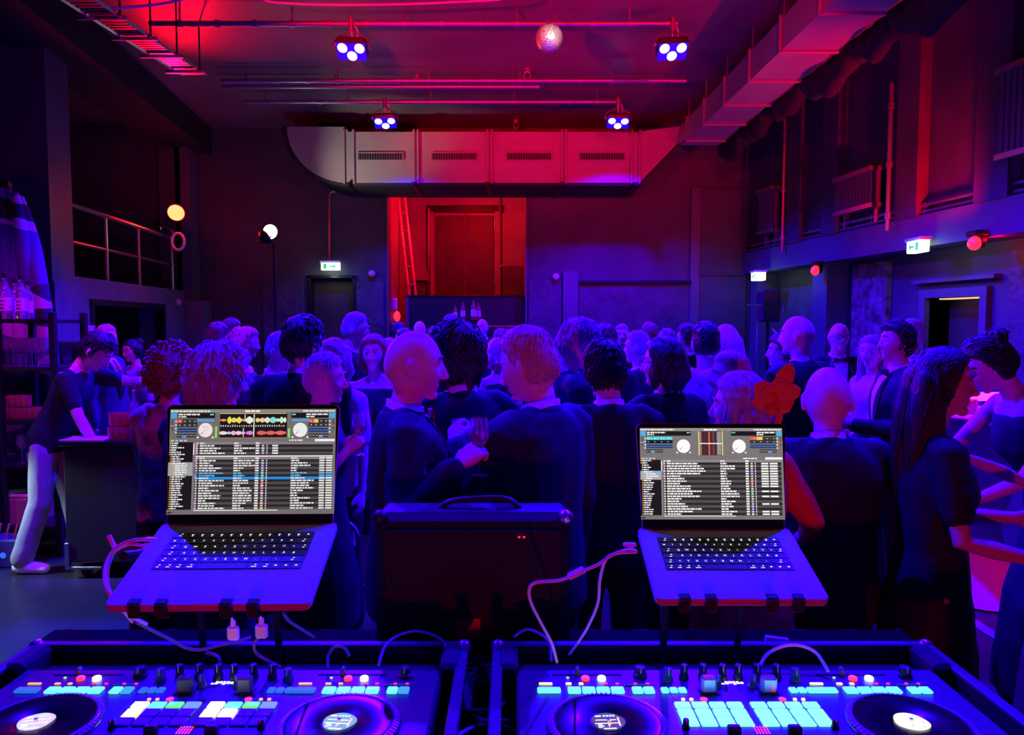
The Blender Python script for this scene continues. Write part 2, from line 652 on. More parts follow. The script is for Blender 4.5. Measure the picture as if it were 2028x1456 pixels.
# cable tray under the ceiling on the left
t0, t1 = at(146, -8, 5.9), at(385, 148, 8.1)
tray = thing('cable_tray', 'red-lit perforated cable tray hanging below the ceiling, left', 'cable tray', (0, 0, 0))
dv = (t1 - t0)
side = Vector((1, 0, 0))
for k in (-1, 1):
    MB().tube([t0 + side * .13 * k, t1 + side * .13 * k], .018, 4).build('side_rail', 'steel', tray)
for k in range(34):
    p = t0 + dv * (k + .5) / 34
    MB().box(p, (.26, .03, .008)).build('slat', 'steel', tray)
for fr in (.18, .42, .66, .9):
    p = t0 + dv * fr
    MB().box(p - Vector((0, 0, .03)), (.42, .03, .03), .005).build('support_bar', 'steel', tray)
    MB().tube([p + Vector((.15, 0, -.03)), Vector((p.x + .15, p.y, CEIL))], .008, 6).build('hanger_rod', 'black_metal', tray)
cables = MB()
for k in range(4):
    pts = [t0 + dv * f + side * (.05 * k - .08 + .02 * math.sin(9 * f + k)) + Vector((0, 0, .025)) for f in np.linspace(0, 1, 20)]
    cables.tube(pts, .014, 6)
tag(cables.build('cable_bundle', 'cable_black', None, True), 'bundle of dark cables lying in the ceiling cable tray', 'cables')

# ------------------------------------------------------------------ right wall with its beam
mb = MB()


def rw(y0, y1, z0, z1, o0=-.4, o1=0.):
    mb.prism([(xr(y0, o0), y0), (xr(y0, o1), y0), (xr(y1, o1), y1), (xr(y1, o0), y1)], z0, z1)


BZ0, BZ1 = 2.53, 2.86
RD0, RD1, RDT = 7.28, 8.08, 2.02
rw(FRONT, 12, BZ1, CEIL)
rw(FRONT, RD0, 0, BZ0, -.6, -.28)
rw(RD0, RD1, RDT, BZ0, -.6, -.28)
rw(RD1, 12, 0, BZ0, -.6, -.28)
WR = struct(mb.build('wall_right', 'wall_paint'))
mb = MB()
rw(FRONT, 12, BZ0, BZ1, -.3, .1)
struct(mb.build('trim_9', 'beam_paint'))


def rpart(name, y0, y1, z0, z1, o0, o1, m):
    global mb
    mb = MB()
    rw(y0, y1, z0, z1, o0, o1)
    return mb.build(name, m, WR)


for (y0, y1) in ((10.15, 10.5), (9.25, 9.6), (7.75, 8.1), (6.55, 6.95), (5.2, 5.6)):
    rpart('pilaster', y0, y1, BZ1, CEIL, -.05, .12, 'wall_paint')
rpart('pillar', 9.6, 9.95, 0, BZ0, -.3, .02, 'beam_paint')
rpart('pillar', 11.6, 11.85, 0, BZ0, -.3, .02, 'beam_paint')
rpart('brick_patch', 8.75, 9.45, 0, BZ0 - .05, -.3, -.22, 'old_brick')
rpart('brick_patch', 6.2, 6.95, 0, BZ0 - .1, -.3, -.25, 'wall_rough')
rpart('plaster_patch', 10.2, 11.4, 0, BZ0 - .1, -.3, -.25, 'wall_rough')
mb = MB()
rw(RD0, RD1, 0, RDT, -.56, -.5)
D3 = struct(mb.build('door_3', 'dark_wood'))
for (y0, y1, z0, z1) in ((RD0 - .09, RD0, 0, RDT + .09), (RD1, RD1 + .09, 0, RDT + .09), (RD0, RD1, RDT, RDT + .09)):
    mb = MB()
    rw(y0, y1, z0, z1, -.5, -.22)
    mb.build('door_frame', 'beam_paint', D3)
mb = MB()
rw(RD0 + .02, RD1 - .12, RDT - .02, RDT - .008, -.42, -.3)
mb.build('light_leak', 'em_leak', D3)  # glowing strip stands in for light leaking over the door
mb = MB()
rw(RD0 - .2, RD1 + .2, RDT + .16, RDT + .2, -.3, -.2)
mb.build('lintel', 'beam_paint', D3)


def rp(px, py, off=0.):
    """point on the right wall (off metres into the room) under a pixel"""
    a = (px - W_ / 2) / FPX
    Y = (5.226 - off) / (a / (math.cos(PITCH)) + .1188)
    p = at(px, py, Y)
    return p


def radiator(y0, y1, z0, z1, label):
    r = thing('wall_radiator', label, 'radiator', (0, 0, 0), 0, 'radiators on the upper right wall')
    def pc(name, ya, yb, za, zb, o0, o1, m):
        global mb
        mb = MB()
        rw(ya, yb, za, zb, o0, o1)
        mb.build(name, m, r)
    pc('back_plate', y0, y1, z0, z1, .03, .06, 'black_metal')
    pc('top_grille', y0 - .02, y1 + .02, z1 - .03, z1 + .02, .02, .2, 'pipe_steel')
    pc('bottom_bar', y0 - .02, y1 + .02, z0 - .02, z0 + .03, .04, .18, 'pipe_steel')
    n = max(6, int((y1 - y0) / .06))
    for k in range(n):
        ya = y0 + (y1 - y0) * k / n
        pc('rib', ya + .005, ya + (y1 - y0) / n - .012, z0, z1, .05, .17, 'beam_paint')
    for ya in (y0 + .04, y1 - .08):
        pc('bracket', ya, ya + .04, z0 - .18, z0, .02, .08, 'pipe_steel')
    return r


radiator(8.45, 9.2, 3.08, 3.5, 'ribbed wall radiator midway along the upper right wall')
radiator(10.85, 11.3, 3.1, 3.72, 'ribbed wall radiator nearest the back corner, right wall')
radiator(5.9, 6.62, 3.2, 3.95, 'ribbed wall radiator nearest the camera, cut by the right edge')
for px, py0, py1, lab in ((1555, 225, 500, 'thin red-lit vertical pipe near the back corner, right wall'),
                          (1766, 165, 458, 'blue-lit vertical pipe beside the middle radiator, right wall')):
    a, b = rp(px, py0, .08), rp(px - 6, py1, .08)
    o = thing('wall_pipe', lab, 'pipe', (0, 0, 0))
    MB().tube([a, Vector((a.x, a.y, b.z))], .024, 8).build('pipe', 'pipe_steel', o, True)
    for f in (.15, .55, .9):
        MB().cyl((a.x, a.y, a.z + (b.z - a.z) * f - .03), (a.x, a.y, a.z + (b.z - a.z) * f + .03), .036, n=10).build('collar', 'pipe_steel', o, True)
for z, lab in ((2.965, 'upper of the two conduits running along the right beam'), (2.895, 'lower of the two conduits running along the right beam')):
    o = thing('wall_conduit', lab, 'pipe', (0, 0, 0))
    MB().tube([(xr(5, .06), 5, z), (xr(11.8, .06), 11.8, z)], .018, 8).build('pipe', 'pipe_steel', o, True)
    for y in (6.0, 6.9, 7.7, 8.6, 9.3, 10.2, 11.0):
        MB().box((xr(y, .05), y, z), (.05, .03, .055), .006).build('clamp', 'pipe_steel', o)

# ------------------------------------------------------------------ ceiling ducts
DY = 10.9
duct = thing('ventilation_duct', 'wide grey ventilation duct with four grilles across the back wall', 'duct', (0, 0, 0))
arc = [(568 + (1 - math.cos(t)) * 122, 251 + math.sin(t) * 111) for t in np.linspace(0, PI / 2, 12)]
front = [(682, 251), (690, 261), (1262, 261), (1346, 250)]
poly = [at(x, y, DY) for x, y in arc] + [at(1266, 362, DY), at(1338, 288, DY)] + [at(x, y, DY) for x, y in front[::-1]]
MB().slab(poly, (0, 1.1, 0)).build('duct_body', 'duct_metal', duct)
arc2 = [(558 + (1 - math.cos(t)) * 132, 251 + math.sin(t) * 117) for t in np.linspace(0, PI / 2, 12)]
lip = [at(x, y, DY + .03) for x, y in arc2] + [at(1268, 368, DY + .03), at(1348, 284, DY + .03), at(1336, 282, DY + .03), at(1262, 358, DY + .03)] + \
      [at(x + 1, y - 3, DY + .03) for x, y in arc[::-1]]
n = len(arc2)
mb = MB()
prs = list(zip(lip[:n], lip[n + 4:][::-1]))
for (o0, i0), (o1, i1) in zip(prs[:-1], prs[1:]):
    mb.slab([o0, o1, i1, i0], (0, 1.0, 0))
mb.slab([prs[-1][0], lip[n], lip[n + 3], prs[-1][1]], (0, 1.0, 0))
mb.slab([lip[n], lip[n + 1], lip[n + 2], lip[n + 3]], (0, 1.0, 0))
mb.build('dark_lip', 'black_gap', duct)  # dark band along the duct's rounded, lower and slanted edges
for px in (681, 700, 820, 828, 966, 974, 1113, 1121, 1251, 1267):
    a, b = at(px, 256, DY - .02), at(px, 364, DY - .02)
    MB().box(((a.x + b.x) / 2, DY - .015, (a.z + b.z) / 2), (.035, .04, abs(a.z - b.z)), .008).build('flange', 'duct_metal', duct)
    if px in (700, 828, 974, 1121, 1267):
        MB().box((b.x - .06, DY + .4, b.z - .01), (.05, 1.0, .05), .008).build('under_strap', 'black_metal', duct)
for px in (754, 900, 1048, 1192):
    a, b = at(px - 45, 303, DY), at(px + 45, 318, DY)
    cx, cz, w, h = (a.x + b.x) / 2, (a.z + b.z) / 2, b.x - a.x, a.z - b.z
    g = MB().box((cx, DY - .008, cz), (w, .02, h)).build('grille', 'black_metal', duct)
    for (dx, dz, ww, hh_) in ((0, h / 2, w, .014), (0, -h / 2, w, .014), (-w / 2, 0, .014, h), (w / 2, 0, .014, h)):
        MB().box((cx + dx, DY - .02, cz + dz), (ww, .016, hh_ + .002), .003).build('grille_frame', 'duct_metal', g)
    for k in range(18):
        MB().box((cx - w / 2 + w * (k + .5) / 18, DY - .019, cz), (.012, .01, h * .9)).build('slat', 'beam_paint', g)

rd = thing('ventilation_duct', 'long red-lit ventilation duct under the ceiling on the right', 'duct', (0, 0, 0))
def rdx(Y):
    return 2.44 + (10.9 - Y) * .022
mb = MB()
Z0, Z1 = 4.30, 4.60
ring = lambda Y: [(rdx(Y), Y, Z0), (rdx(Y) + .52, Y, Z0), (rdx(Y) + .52, Y, Z1), (rdx(Y), Y, Z1)]
mb.loft([ring(1.0), ring(10.8)])
mb.build('duct_body', 'duct_metal', rd)
for k in range(11):
    Y = 10.5 - k * .85
    MB().box((rdx(Y) + .26, Y, Z0 - .012), (.56, .035, .03), .006).build('flange', 'duct_metal', rd)
    MB().box((rdx(Y) - .012, Y, (Z0 + Z1) / 2), (.03, .035, Z1 - Z0 + .05), .006).build('flange', 'duct_metal', rd)
    MB().tube([(rdx(Y) + .02, Y, Z1), (rdx(Y) + .02, Y, CEIL)], .008, 6).build('hanger_rod', 'pipe_steel', rd)
mb = MB()
mb.loft([[at(1338, 288, DY), at(1346, 250, DY), at(1346, 250, DY + .8), at(1338, 288, DY + .8)],
         [(rdx(10.2), 10.3, Z0), (rdx(10.2), 10.3, Z1), (rdx(10.2) + .5, 10.8, Z1), (rdx(10.2) + .5, 10.8, Z0)]])
mb.build('corner_joint', 'duct_metal', rd)
# black curtain bunched on its track below the duct
cur = thing('black_curtain', 'black curtain gathered up on a track below the right duct', 'curtain', (0, 0, 0))
MB().tube([(3.28, 3.0, 4.36), (3.12, 10.7, 4.36)], .025, 8).build('track', 'black_metal', cur, True)
rnd = random.Random(5)
Y = 3.3
while Y < 10.4:
    L = rnd.uniform(.75, 1.15)
    depth = rnd.uniform(.24, .42)
    rings = []
    for k in range(15):
        f = k / 14
        yy = Y + L * f
        dz = depth * (.45 + .55 * math.sin(PI * min(1, f * 1.1)) ** .7) + .03 * math.sin(17 * f + Y)
        xx = 3.28 - (yy - 3) * .0207
        a = np.linspace(0, 2 * PI, 12, endpoint=False)
        rings.append(np.stack([xx + (.09 + .02 * math.sin(23 * f)) * np.cos(a), np.full(12, yy), 4.38 - dz / 2 + dz / 2 * np.sin(a)], 1))
    MB().loft(rings).build('cloth_fold', 'black_cloth', cur, True, angle=180)
    Y += L * .97

# ------------------------------------------------------------------ ceiling pipes and hooks
PZ = 4.70


def ypx(py, z):
    return onz(1014, py, z).y


def ceiling_pipe(py, px0, px1, label, collars=True):
    Y = ypx(py, PZ)
    x0, x1 = at(px0, py, Y).x, at(px1, py, Y).x
    o = thing('ceiling_pipe', label, 'pipe', (0, 0, 0), 0, 'steel pipes below the ceiling')
    MB().cyl((x0, Y, PZ), (x1, Y, PZ), .027, n=12).build('pipe', 'pipe_steel', o, True)
    k = 0
    x = x0 + .3
    while x < x1 - .05:
        if collars:
            MB().cyl((x - .02, Y, PZ), (x + .02, Y, PZ), .036, n=12).build('collar', 'pipe_steel', o, True)
        if k % 3 == 0:
            MB().tube([(x, Y, PZ), (x, Y, CEIL)], .01, 6).build('hanger', 'pipe_steel', o)
        x += .37
        k += 1
    MB().cyl((x1 - .01, Y, PZ), (x1 + .02, Y, PZ), .034, n=12).build('end_cap', 'pipe_steel', o, True)
    return Y


Y1 = ceiling_pipe(47, 296, 1337, 'long steel pipe nearest the camera carrying two blue lights')
Y2 = ceiling_pipe(160, 440, 1355, 'second long steel ceiling pipe counted from the camera')
Y3 = ceiling_pipe(172, 440, 1065, 'short steel ceiling pipe close behind the second one', False)
Y4 = ceiling_pipe(202, 480, 1226, 'rearmost steel ceiling pipe carrying two blue lights')


def hook(px, py, label):
    p = onz(px, py - 8, CEIL)
    o = thing('ceiling_hook', label, 'hook', p)
    MB().cyl((0, 0, -.03), (0, 0, 0), .05, n=14).build('plate', 'pipe_steel', o, True)
    MB().tube([(.04 * math.cos(t), 0, -.075 + .045 * math.sin(t)) for t in np.linspace(0, 2 * PI, 16, endpoint=False)], .011, 8, closed=True).build('ring', 'pipe_steel', o, True)


hook(1044, 145, 'ring hook in the ceiling between two steel pipes')
hook(826, 158, 'hook fixed above the second ceiling pipe')
hook(1022, 246, 'ring hook in the ceiling close to the grey duct')
hook(580, 246, 'ring hook in the ceiling above the rounded duct end')
pipe_run('ceiling_cable', 'thin cable sagging across the top of the red ceiling', [onz(560, -30, CEIL - .02) , at(520, -2, 6.6), at(600, 8, 6.6), at(760, 9, 6.6), at(900, 4, 6.6), at(1010, -4, 6.6), onz(1080, -30, CEIL - .02)], .008, 'cable_white', cat='cable')
pipe_run('ceiling_cable', 'pale cable running from the cable tray to the ceiling', [at(205, 18, 6.2), at(260, 14, 6.3), at(330, 6, 6.4), at(400, -12, 6.4)], .012, 'cable_white', cat='cable')
pipe_run('wall_conduit', 'angled conduit rising from the exit sign over the back door', [at(653, 522, 11.95), at(653, 400, 11.95), at(653, 386, 11.95), at(657, 380, 11.95),
         at(664, 379, 11.95), at(690, 378, 11.95), at(698, 375, 11.95), at(700, 362, 11.95)], .022)


# ------------------------------------------------------------------ stage lights
def par_light(px, py, Y, label, pipeY, tilt, target, energy, lean=0.):
    c = at(px, py, Y)
    o = thing('stage_light', label, 'stage light', c, 0, 'blue stage lights on the ceiling pipes')
    Mx = Matrix.Rotation(R(tilt), 3, 'X') @ Matrix.Rotation(R(lean), 3, 'Y')
    h = MB().box((0, 0, .03), (.31, .2, .09), .03, Mx)
    h.build('housing', 'black_plastic', o)
    MB().box(tuple(Mx @ Vector((0, 0, -.018))), (.29, .18, .012), .004, Mx).build('front_plate', mat('glow_plate', (.02, .02, .3), .4, emis=(0, 0, 1), es=.9), o)  # plate emits blue itself, standing in for the bleed of the lenses
    for (dx, dy) in ((-.085, -.035), (.085, -.035), (0, .045)):
        MB().lathe([(.004, -.034), (.04, -.032), (.05, -.024), (.05, -.01)], 18, M=Mx, c=tuple(Mx @ Vector((dx, dy, 0)))).build('lens', 'em_blue', o, True)
    top = PZ - c.z
    for sx in (-.17, .17):
        MB().tube([tuple(Mx @ Vector((sx, 0, .03))), (sx * .9, 0, .12), (sx * .12, 0, top - .08)], .009, 6).build('yoke', 'pipe_steel', o, True)
    MB().cyl((0, -.02, top - .09), (0, -.02, top + .05), .028, n=10).build('clamp', 'pipe_steel', o, True)
    MB().tube([(.03 + .03 * math.cos(t), 0, top - .1 + .07 * math.sin(t)) for t in np.linspace(0, 2 * PI, 14, endpoint=False)], .006, 6, closed=True).build('safety_loop', 'cable_white', o, True)
    MB().ell((-.165, 0, .06), (.025, .025, .03)).build('knob', 'steel', o, True)
    off = Mx @ Vector((0, 0, -.06))
    spot('stage_light_beam', c + off, target, energy, BLUE, 2.5 if Y < 8 else 2.3, .6, .07)
    return o


par_light(697, 100, Y1, 'blue three-lens stage light hanging front left', Y1, -42, (-.7, 6.5, 0), P_PAR, 4)
par_light(1331, 100, Y1, 'blue three-lens stage light hanging front right of the mirror ball', Y1, -42, (1.1, 6.5, 0), P_PAR, -5)
par_light(763, 242, Y4, 'blue stage light hanging over the left end of the duct', Y4, -34, (-1.3, 9.6, 0), P_PAR * .35, -3)
par_light(1224, 242, Y4, 'blue stage light hanging over the right half of the duct', Y4, -34, (1.6, 9.8, 0), P_PAR * .55, 3)


def small_par(loc, target, label, color, energy, size, blend, em, rad=.08, shadow_r=.06, post=True, cat='stage light'):
    """round can lamp on a bracket, aimed at target"""
    loc, target = Vector(loc), Vector(target)
    o = thing('can_lamp', label, cat, loc)
    q = (target - loc).to_track_quat('-Z', 'Y').to_matrix()
    MB().lathe([(rad * .55, .16), (rad * .95, .12), (rad, .02), (rad * 1.05, 0), (rad * 1.02, -.005), (rad * .92, .004), (rad * .9, .05)], 20, M=q).build('can', 'black_metal', o, True)
    MB().lathe([(.002, .012), (rad * .9, .014), (rad * .9, .02)], 20, M=q).build('lens', em, o, True)
    MB().tube([tuple(q @ Vector((rad * 1.12 * math.cos(t), rad * .0, .08 + rad * 1.6 * math.sin(t)))) for t in np.linspace(0, PI, 12)], .008, 6).build('yoke', 'black_metal', o, True)
    spot('can_lamp_beam', loc + (target - loc).normalized() * .03, target, energy, color, size, blend, shadow_r)
    return o


# two blue pars and two red pars on a pipe over the near half of the room (above the picture)
Yn = 3.0
o = thing('ceiling_pipe', 'steel pipe over the DJ desk carrying stage lights', 'pipe', (0, 0, 0), 0, 'steel pipes below the ceiling')
MB().cyl((-3.4, Yn, PZ), (2.4, Yn, PZ), .027, n=12).build('pipe', 'pipe_steel', o, True)
o = thing('ceiling_pipe', 'steel pipe carrying the red lights above the near guests', 'pipe', (0, 0, 0), 0, 'steel pipes below the ceiling')
MB().cyl((-3.4, 4.0, PZ), (2.4, 4.0, PZ), .027, n=12).build('pipe', 'pipe_steel', o, True)
small_par((-2.0, Yn, 4.5), (-.6, 1.5, .9), 'blue can lamp over the DJ desk, left', BLUE, P_PAR_NEAR, .85, .6, 'em_blue')
small_par((2.2, Yn, 4.5), (.6, 1.5, .9), 'blue can lamp over the DJ desk, right', BLUE, P_PAR_NEAR, .85, .6, 'em_blue')
small_par((-2.2, 4.4, 4.5), (-1.3, 3.6, 1.5), 'blue can lamp above the near guests, left', BLUE, P_PAR_MID, 2.0, .6, 'em_blue')
small_par((1.9, 4.4, 4.5), (1.2, 3.3, 1.5), 'blue can lamp above the near guests, right', BLUE, P_PAR_MID, 1.7, .6, 'em_blue')
small_par((1.9, 4.0, 3.9), (1.5, 10.9, 4.7), 'red can lamp aimed at the duct, right', RED, P_RED_BACK, 1.0, .9, 'em_red')
small_par((-1.6, 2.5, 3.1), (-.6, 6.7, 4.85), 'red can lamp aimed at the ceiling, left', RED, 3800, .8, .8, 'em_red')
small_par((0, -3.1, .5), (.1, 3.2, 1.6), 'red can lamp behind the DJ desk', RED, P_RED_NEAR, 1.2, .8, 'em_red')
# lamp at the end of the gallery railing
p = at(349, 421, 10.7)
small_par(p, (-1.2, 5.5, 3.9), 'red glowing can lamp clamped to the end of the gallery railing', RED, P_RED_LEFT, 1.1, .8, 'em_red', .125, .08)
point('gallery_lamp_spill', p + Vector((.1, -.12, .12)), 14, RED, .05)
o = thing('lamp_bracket', 'pale hooked bracket and clamp under the red gallery lamp', 'bracket', at(330, 455, 10.75))
MB().tube([(-.1, 0, 0), (-.02, 0, .06), (.06, 0, .02), (.1, 0, -.05)], .02, 8).build('arm', 'steel', o, True)
MB().box((-.12, 0, .02), (.1, .05, .06), .01).build('clamp', 'steel', o)
MB().tube([(.16 + .09 * math.cos(t), 0, -.17 + .12 * math.sin(t)) for t in np.linspace(0, 2 * PI, 20, endpoint=False)], .022, 8, closed=True).build('cable_coil', 'white_plastic', o, True)
# white spotlight on a stand
p = at(537, 461, 9.5)
WSP = small_par(p, (-2.0, 10.9, 4.25), 'bright white spotlight on a tall stand by the back wall', WARM, P_WHITE, .85, 1., 'em_warm', .1, .05)
MB().ell(Vector((.02, -.1, 0)), (.09, .04, .09)).build('lamp_globe', 'em_warm', WSP, True)
point('spotlight_spill', p + Vector((.05, .3, .12)), 5, WARM, .06)
st = thing('light_stand', 'thin black stand under the white spotlight', 'stand', (p.x, p.y + .1, 0))
MB().cyl((0, 0, 0.3), (0, 0, p.z - .14), .018, n=8).build('pole', 'black_metal', st, True)
for k in range(3):
    a = 2 * PI * k / 3 + .4
    MB().tube([(0, 0, .55), (.4 * math.cos(a), .4 * math.sin(a), .012)], .012, 6).build('leg', 'black_metal', st, True)
# twin red lamp in the alcove
p = at(925, 372, 12.7)
o = thing('twin_lamp', 'twin red flood lamp at the top of the alcove', 'lamp', p)
MB().box((0, .03, .09), (.3, .1, .06), .015).build('bar', 'black_metal', o)
MB().cyl((0, .03, .1), (0, .03, ATOP + .16 - p.z), .015, n=8).build('drop_rod', 'black_metal', o, True)
for sx in (-.075, .075):
    MB().lathe([(.06, .05), (.075, 0), (.07, -.05), (.045, -.075), (.004, -.085)], 16, c=(sx, 0, 0)).build('bulb', 'em_red', o, True)
point('twin_lamp_light', p + Vector((0, .05, -.2)), P_RED_ALCOVE, (1, 0, .004), .08)

# red lamps and exit signs along the right beam
for px, py, pw, em, lab in ((1932, 482, P_RED_WALL, 'em_red_dim', 'red bulkhead lamp under the right beam beside the exit sign'),
                            (1616, 536, 60, 'em_red_dim', 'small red bulkhead lamp under the right beam by the pillar')):
    q = rp(px, py, .12)
    o = thing('wall_lamp', lab, 'lamp', q)
    MB().cyl((.06, 0, .03), (.02, 0, .03), .07, n=16).build('base', 'black_metal', o, True)
    MB().ell((-.01, 0, 0), (.055, .07, .065)).build('globe', em, o, True)
    MB().box((.02, 0, .09), (.14, .16, .05), .01).build('hood', 'black_metal', o)
spot('wall_lamp_beam', rp(1932, 482, .3) + Vector((0, 0, .12)), (2.9, 8.3, 4.3), P_RED_WALL, RED, 1.9, .8, .06)
point('wall_lamp_light', rp(1960, 476, .0) + Vector((-.02, -.1, 0)), 6, RED, .04)


def exit_sign(p, sx, sy, label):
    o = thing('exit_sign', label, 'exit sign', p)
    MB().box((0, 0, 0), (sx, sy, .12), .008).build('panel', 'em_exit', o)
    MB().box((0, 0, .075), (sx + .03, sy + .03, .035), .006).build('housing', 'white_plastic', o)
    # running figure and arrow pictogram, printed green on the lit face
    g = mat('em_green', (.02, .3, .1), .4, emis=(.02, .5, .12), es=1.)
    f = MB()
    if sx > sy:
        yy = -sy / 2 - .002
        f.box((-sx * .28, yy, .0), (sx * .16, .003, .08))
        f.box((.02, yy, .0), (sx * .25, .003, .02))
        f.box((sx * .22, yy, 0), (.02, .003, .05))
    else:
        xx = -sx / 2 - .002
        f.box((xx, -sy * .28, .0), (.003, sy * .16, .08))
        f.box((xx, .02, .0), (.003, sy * .25, .02))
        f.box((xx, sy * .22, 0), (.003, .02, .05))
    f.build('pictogram', g, o)
    point('exit_sign_glow', p + Vector((-.1 if sy > sx else 0, -.12, -.12)), 5, (.7, 1, .75), .05).data.energy = 1.5


exit_sign(at(655, 528, 11.9), .3, .06, 'lit exit sign over the dark door in the back wall')
exit_sign(rp(1818, 489, .14), .1, .26, 'lit exit sign hanging under the right beam near the door')
exit_sign(rp(1502, 548, .2), .16, .2, 'lit exit sign in the far right corner')
for px, py, Y, lab in ((737, 542, 11.93, 'round globe lamp on the back wall left of the alcove'), (1101, 548, 11.9, 'round globe lamp on the back wall right of the alcove'),
                       (352, 599, 11.2, 'small round globe lamp by the gallery corner pier')):
    p = at(px, py, Y)
    o = thing('globe_lamp', lab, 'lamp', p)
    MB().cyl((0, .06, 0), (0, .02, 0), .045, n=14).build('base', 'black_metal', o, True)
    MB().ell((0, 0, 0), (.058, .05, .058)).build('globe', mat('globe_reflected_pink', (.75, .35, .45), .3), o, True)  # unlit globe, the pink light it reflects is put into its colour

# mirror ball
p = at(1088, 76, 7.0)
o = thing('mirror_ball', 'silver mirror ball hanging from a chain under the ceiling', 'mirror ball', p)
mb = MB()
rb, nl = .128, 22
for j in range(nl):
    p0, p1 = -PI / 2 + PI * j / nl, -PI / 2 + PI * (j + 1) / nl
    pm = (p0 + p1) / 2
    nn = max(4, int(2 * PI * math.cos(pm) / (PI / nl)))
    for k in range(nn):
        a0, a1 = 2 * PI * (k + .06) / nn, 2 * PI * (k + .94) / nn
        q0, q1 = p0 + .06 * PI / nl, p1 - .06 * PI / nl
        am = (a0 + a1) / 2
        jit = Vector((rnd.gauss(0, .002), rnd.gauss(0, .002), rnd.gauss(0, .002)))
        pts = [Vector((rb * math.cos(q) * math.cos(a), rb * math.cos(q) * math.sin(a), rb * math.sin(q))) for a, q in ((a0, q0), (a1, q0), (a1, q1), (a0, q1))]
        pts[0] += jit
        mb.quad(*pts)
mb.build('mirror_tiles', 'mirror', o)['kind'] = 'stuff'
MB().ell((0, 0, 0), (rb * .985,) * 3, 28, 18).build('core', 'black_metal', o, True)
MB().cyl((0, 0, rb - .005), (0, 0, rb + .03), .02, n=12).build('cap', 'steel', o, True)
mb = MB()
k, z = 0, rb + .03
while p.z + z < CEIL - .05:
    ax = 0 if k % 2 else 1
    mb.tube([((.009 * math.cos(t)) * (1 - ax), (.009 * math.cos(t)) * ax, z + .012 + .015 * math.sin(t)) for t in np.linspace(0, 2 * PI, 8, endpoint=False)], .003, 4, closed=True)
    z += .024
    k += 1
mb.build('chain', 'steel', o)
MB().tube([(.02, 0, rb + .02), (.09, 0, rb + .12), (.02, 0, CEIL - p.z)], .003, 4).build('safety_wire', 'steel', o)
MB().box((0, 0, CEIL - p.z - .03), (.1, .1, .06), .01).build('motor', 'black_plastic', o)
spot('ball_pin_light', (.9, 4.2, 4.3), p, 900, (1, .85, .85), .078, .3, .03)

# loudspeaker on its stand and chrome post by the right corner
p = at(1521, 607, 9.6)
o = thing('speaker_stand', 'black tripod stand under the loudspeaker in the far right corner', 'stand', (p.x, 9.6, 0))
MB().cyl((0, 0, .1), (0, 0, p.z - .2), .02, n=10).build('pole', 'black_metal', o, True)
for k in range(3):
    a = 2 * PI * k / 3
    MB().tube([(0, 0, .6), (.42 * math.cos(a), .42 * math.sin(a), .012)], .012, 6).build('leg', 'black_metal', o, True)
o = thing('loudspeaker', 'black loudspeaker on a tripod stand in the far right corner', 'loudspeaker', (p.x, 9.6, p.z))
MB().box((0, 0, 0), (.24, .24, .4), .02).build('cabinet', 'black_plastic', o)
MB().box((0, -.122, 0), (.2, .012, .34), .004).build('front_grille', 'black_metal', o)
MB().tube([(.13, -.02, .08), (.19, -.02, .06), (.19, -.02, -.06), (.13, -.02, -.08)], .014, 6).build('side_handle', 'steel', o, True)
pipe_run('speaker_cable', 'cable looping from the corner loudspeaker to the wall', [p + Vector((.05, .1, -.22)), p + Vector((.1, -.1, -.36)), p + Vector((.3, -.1, -.42)), p + Vector((.5, .2, -.3))], .012, 'cable_white', cat='cable')
q = at(1500, 604, 9.2)
o = thing('chrome_post', 'slim chrome post with a flat top beside the corner loudspeaker', 'post', (q.x, 9.2, 0))
MB().cyl((0, 0, .02), (0, 0, q.z), .014, n=10).build('pole', 'chrome', o, True)
MB().box((-.04, 0, q.z), (.16, .1, .012), .003).build('top_plate', 'steel', o)
MB().cyl((0, 0, 0), (0, 0, .02), .15, n=20).build('base', 'black_metal', o, True)
small_par((3.3, 2.9, 3.6), (2.95, 4.75, .8), 'added unseen red can lamp lighting the cocktail table', (1, 0, .12), 260, .55, .7, 'em_red')  # lamp added out of view to redden the table cover
# white tape on the floor, right
a, b = onz(1888, 1207, .002), onz(2070, 1322, .002)
nv = (b - a).normalized().cross(Vector((0, 0, 1))) * .035
tag(MB().slab([a - nv, b - nv, b + nv, a + nv], (0, 0, .003)).build('floor_tape', 'tape_white'), 'strip of white tape on the dark floor, lower right', 'tape')
small_par((-3.3, 4.1, 3.6), (-3.3, 5.8, 1.2), 'added unseen red can lamp lighting the bar counter', RED, 150, 1.3, .7, 'em_red')  # red lamp added out of view to brighten the bar
small_par((-3.0, 4.1, 3.7), (-3.4, 5.9, 1.4), 'added unseen blue can lamp lighting the bar counter', BLUE, 260, 1.2, .7, 'em_blue')  # blue lamp added out of view, also to brighten the bar
# cool work light at the left, out of the picture behind the bar
small_par((-4.25, 4.75, 1.3), (-3.0, 4.55, .0), 'cool white work lamp beside the bar', COOL, P_COOL, 1.1, .4, 'em_warm')

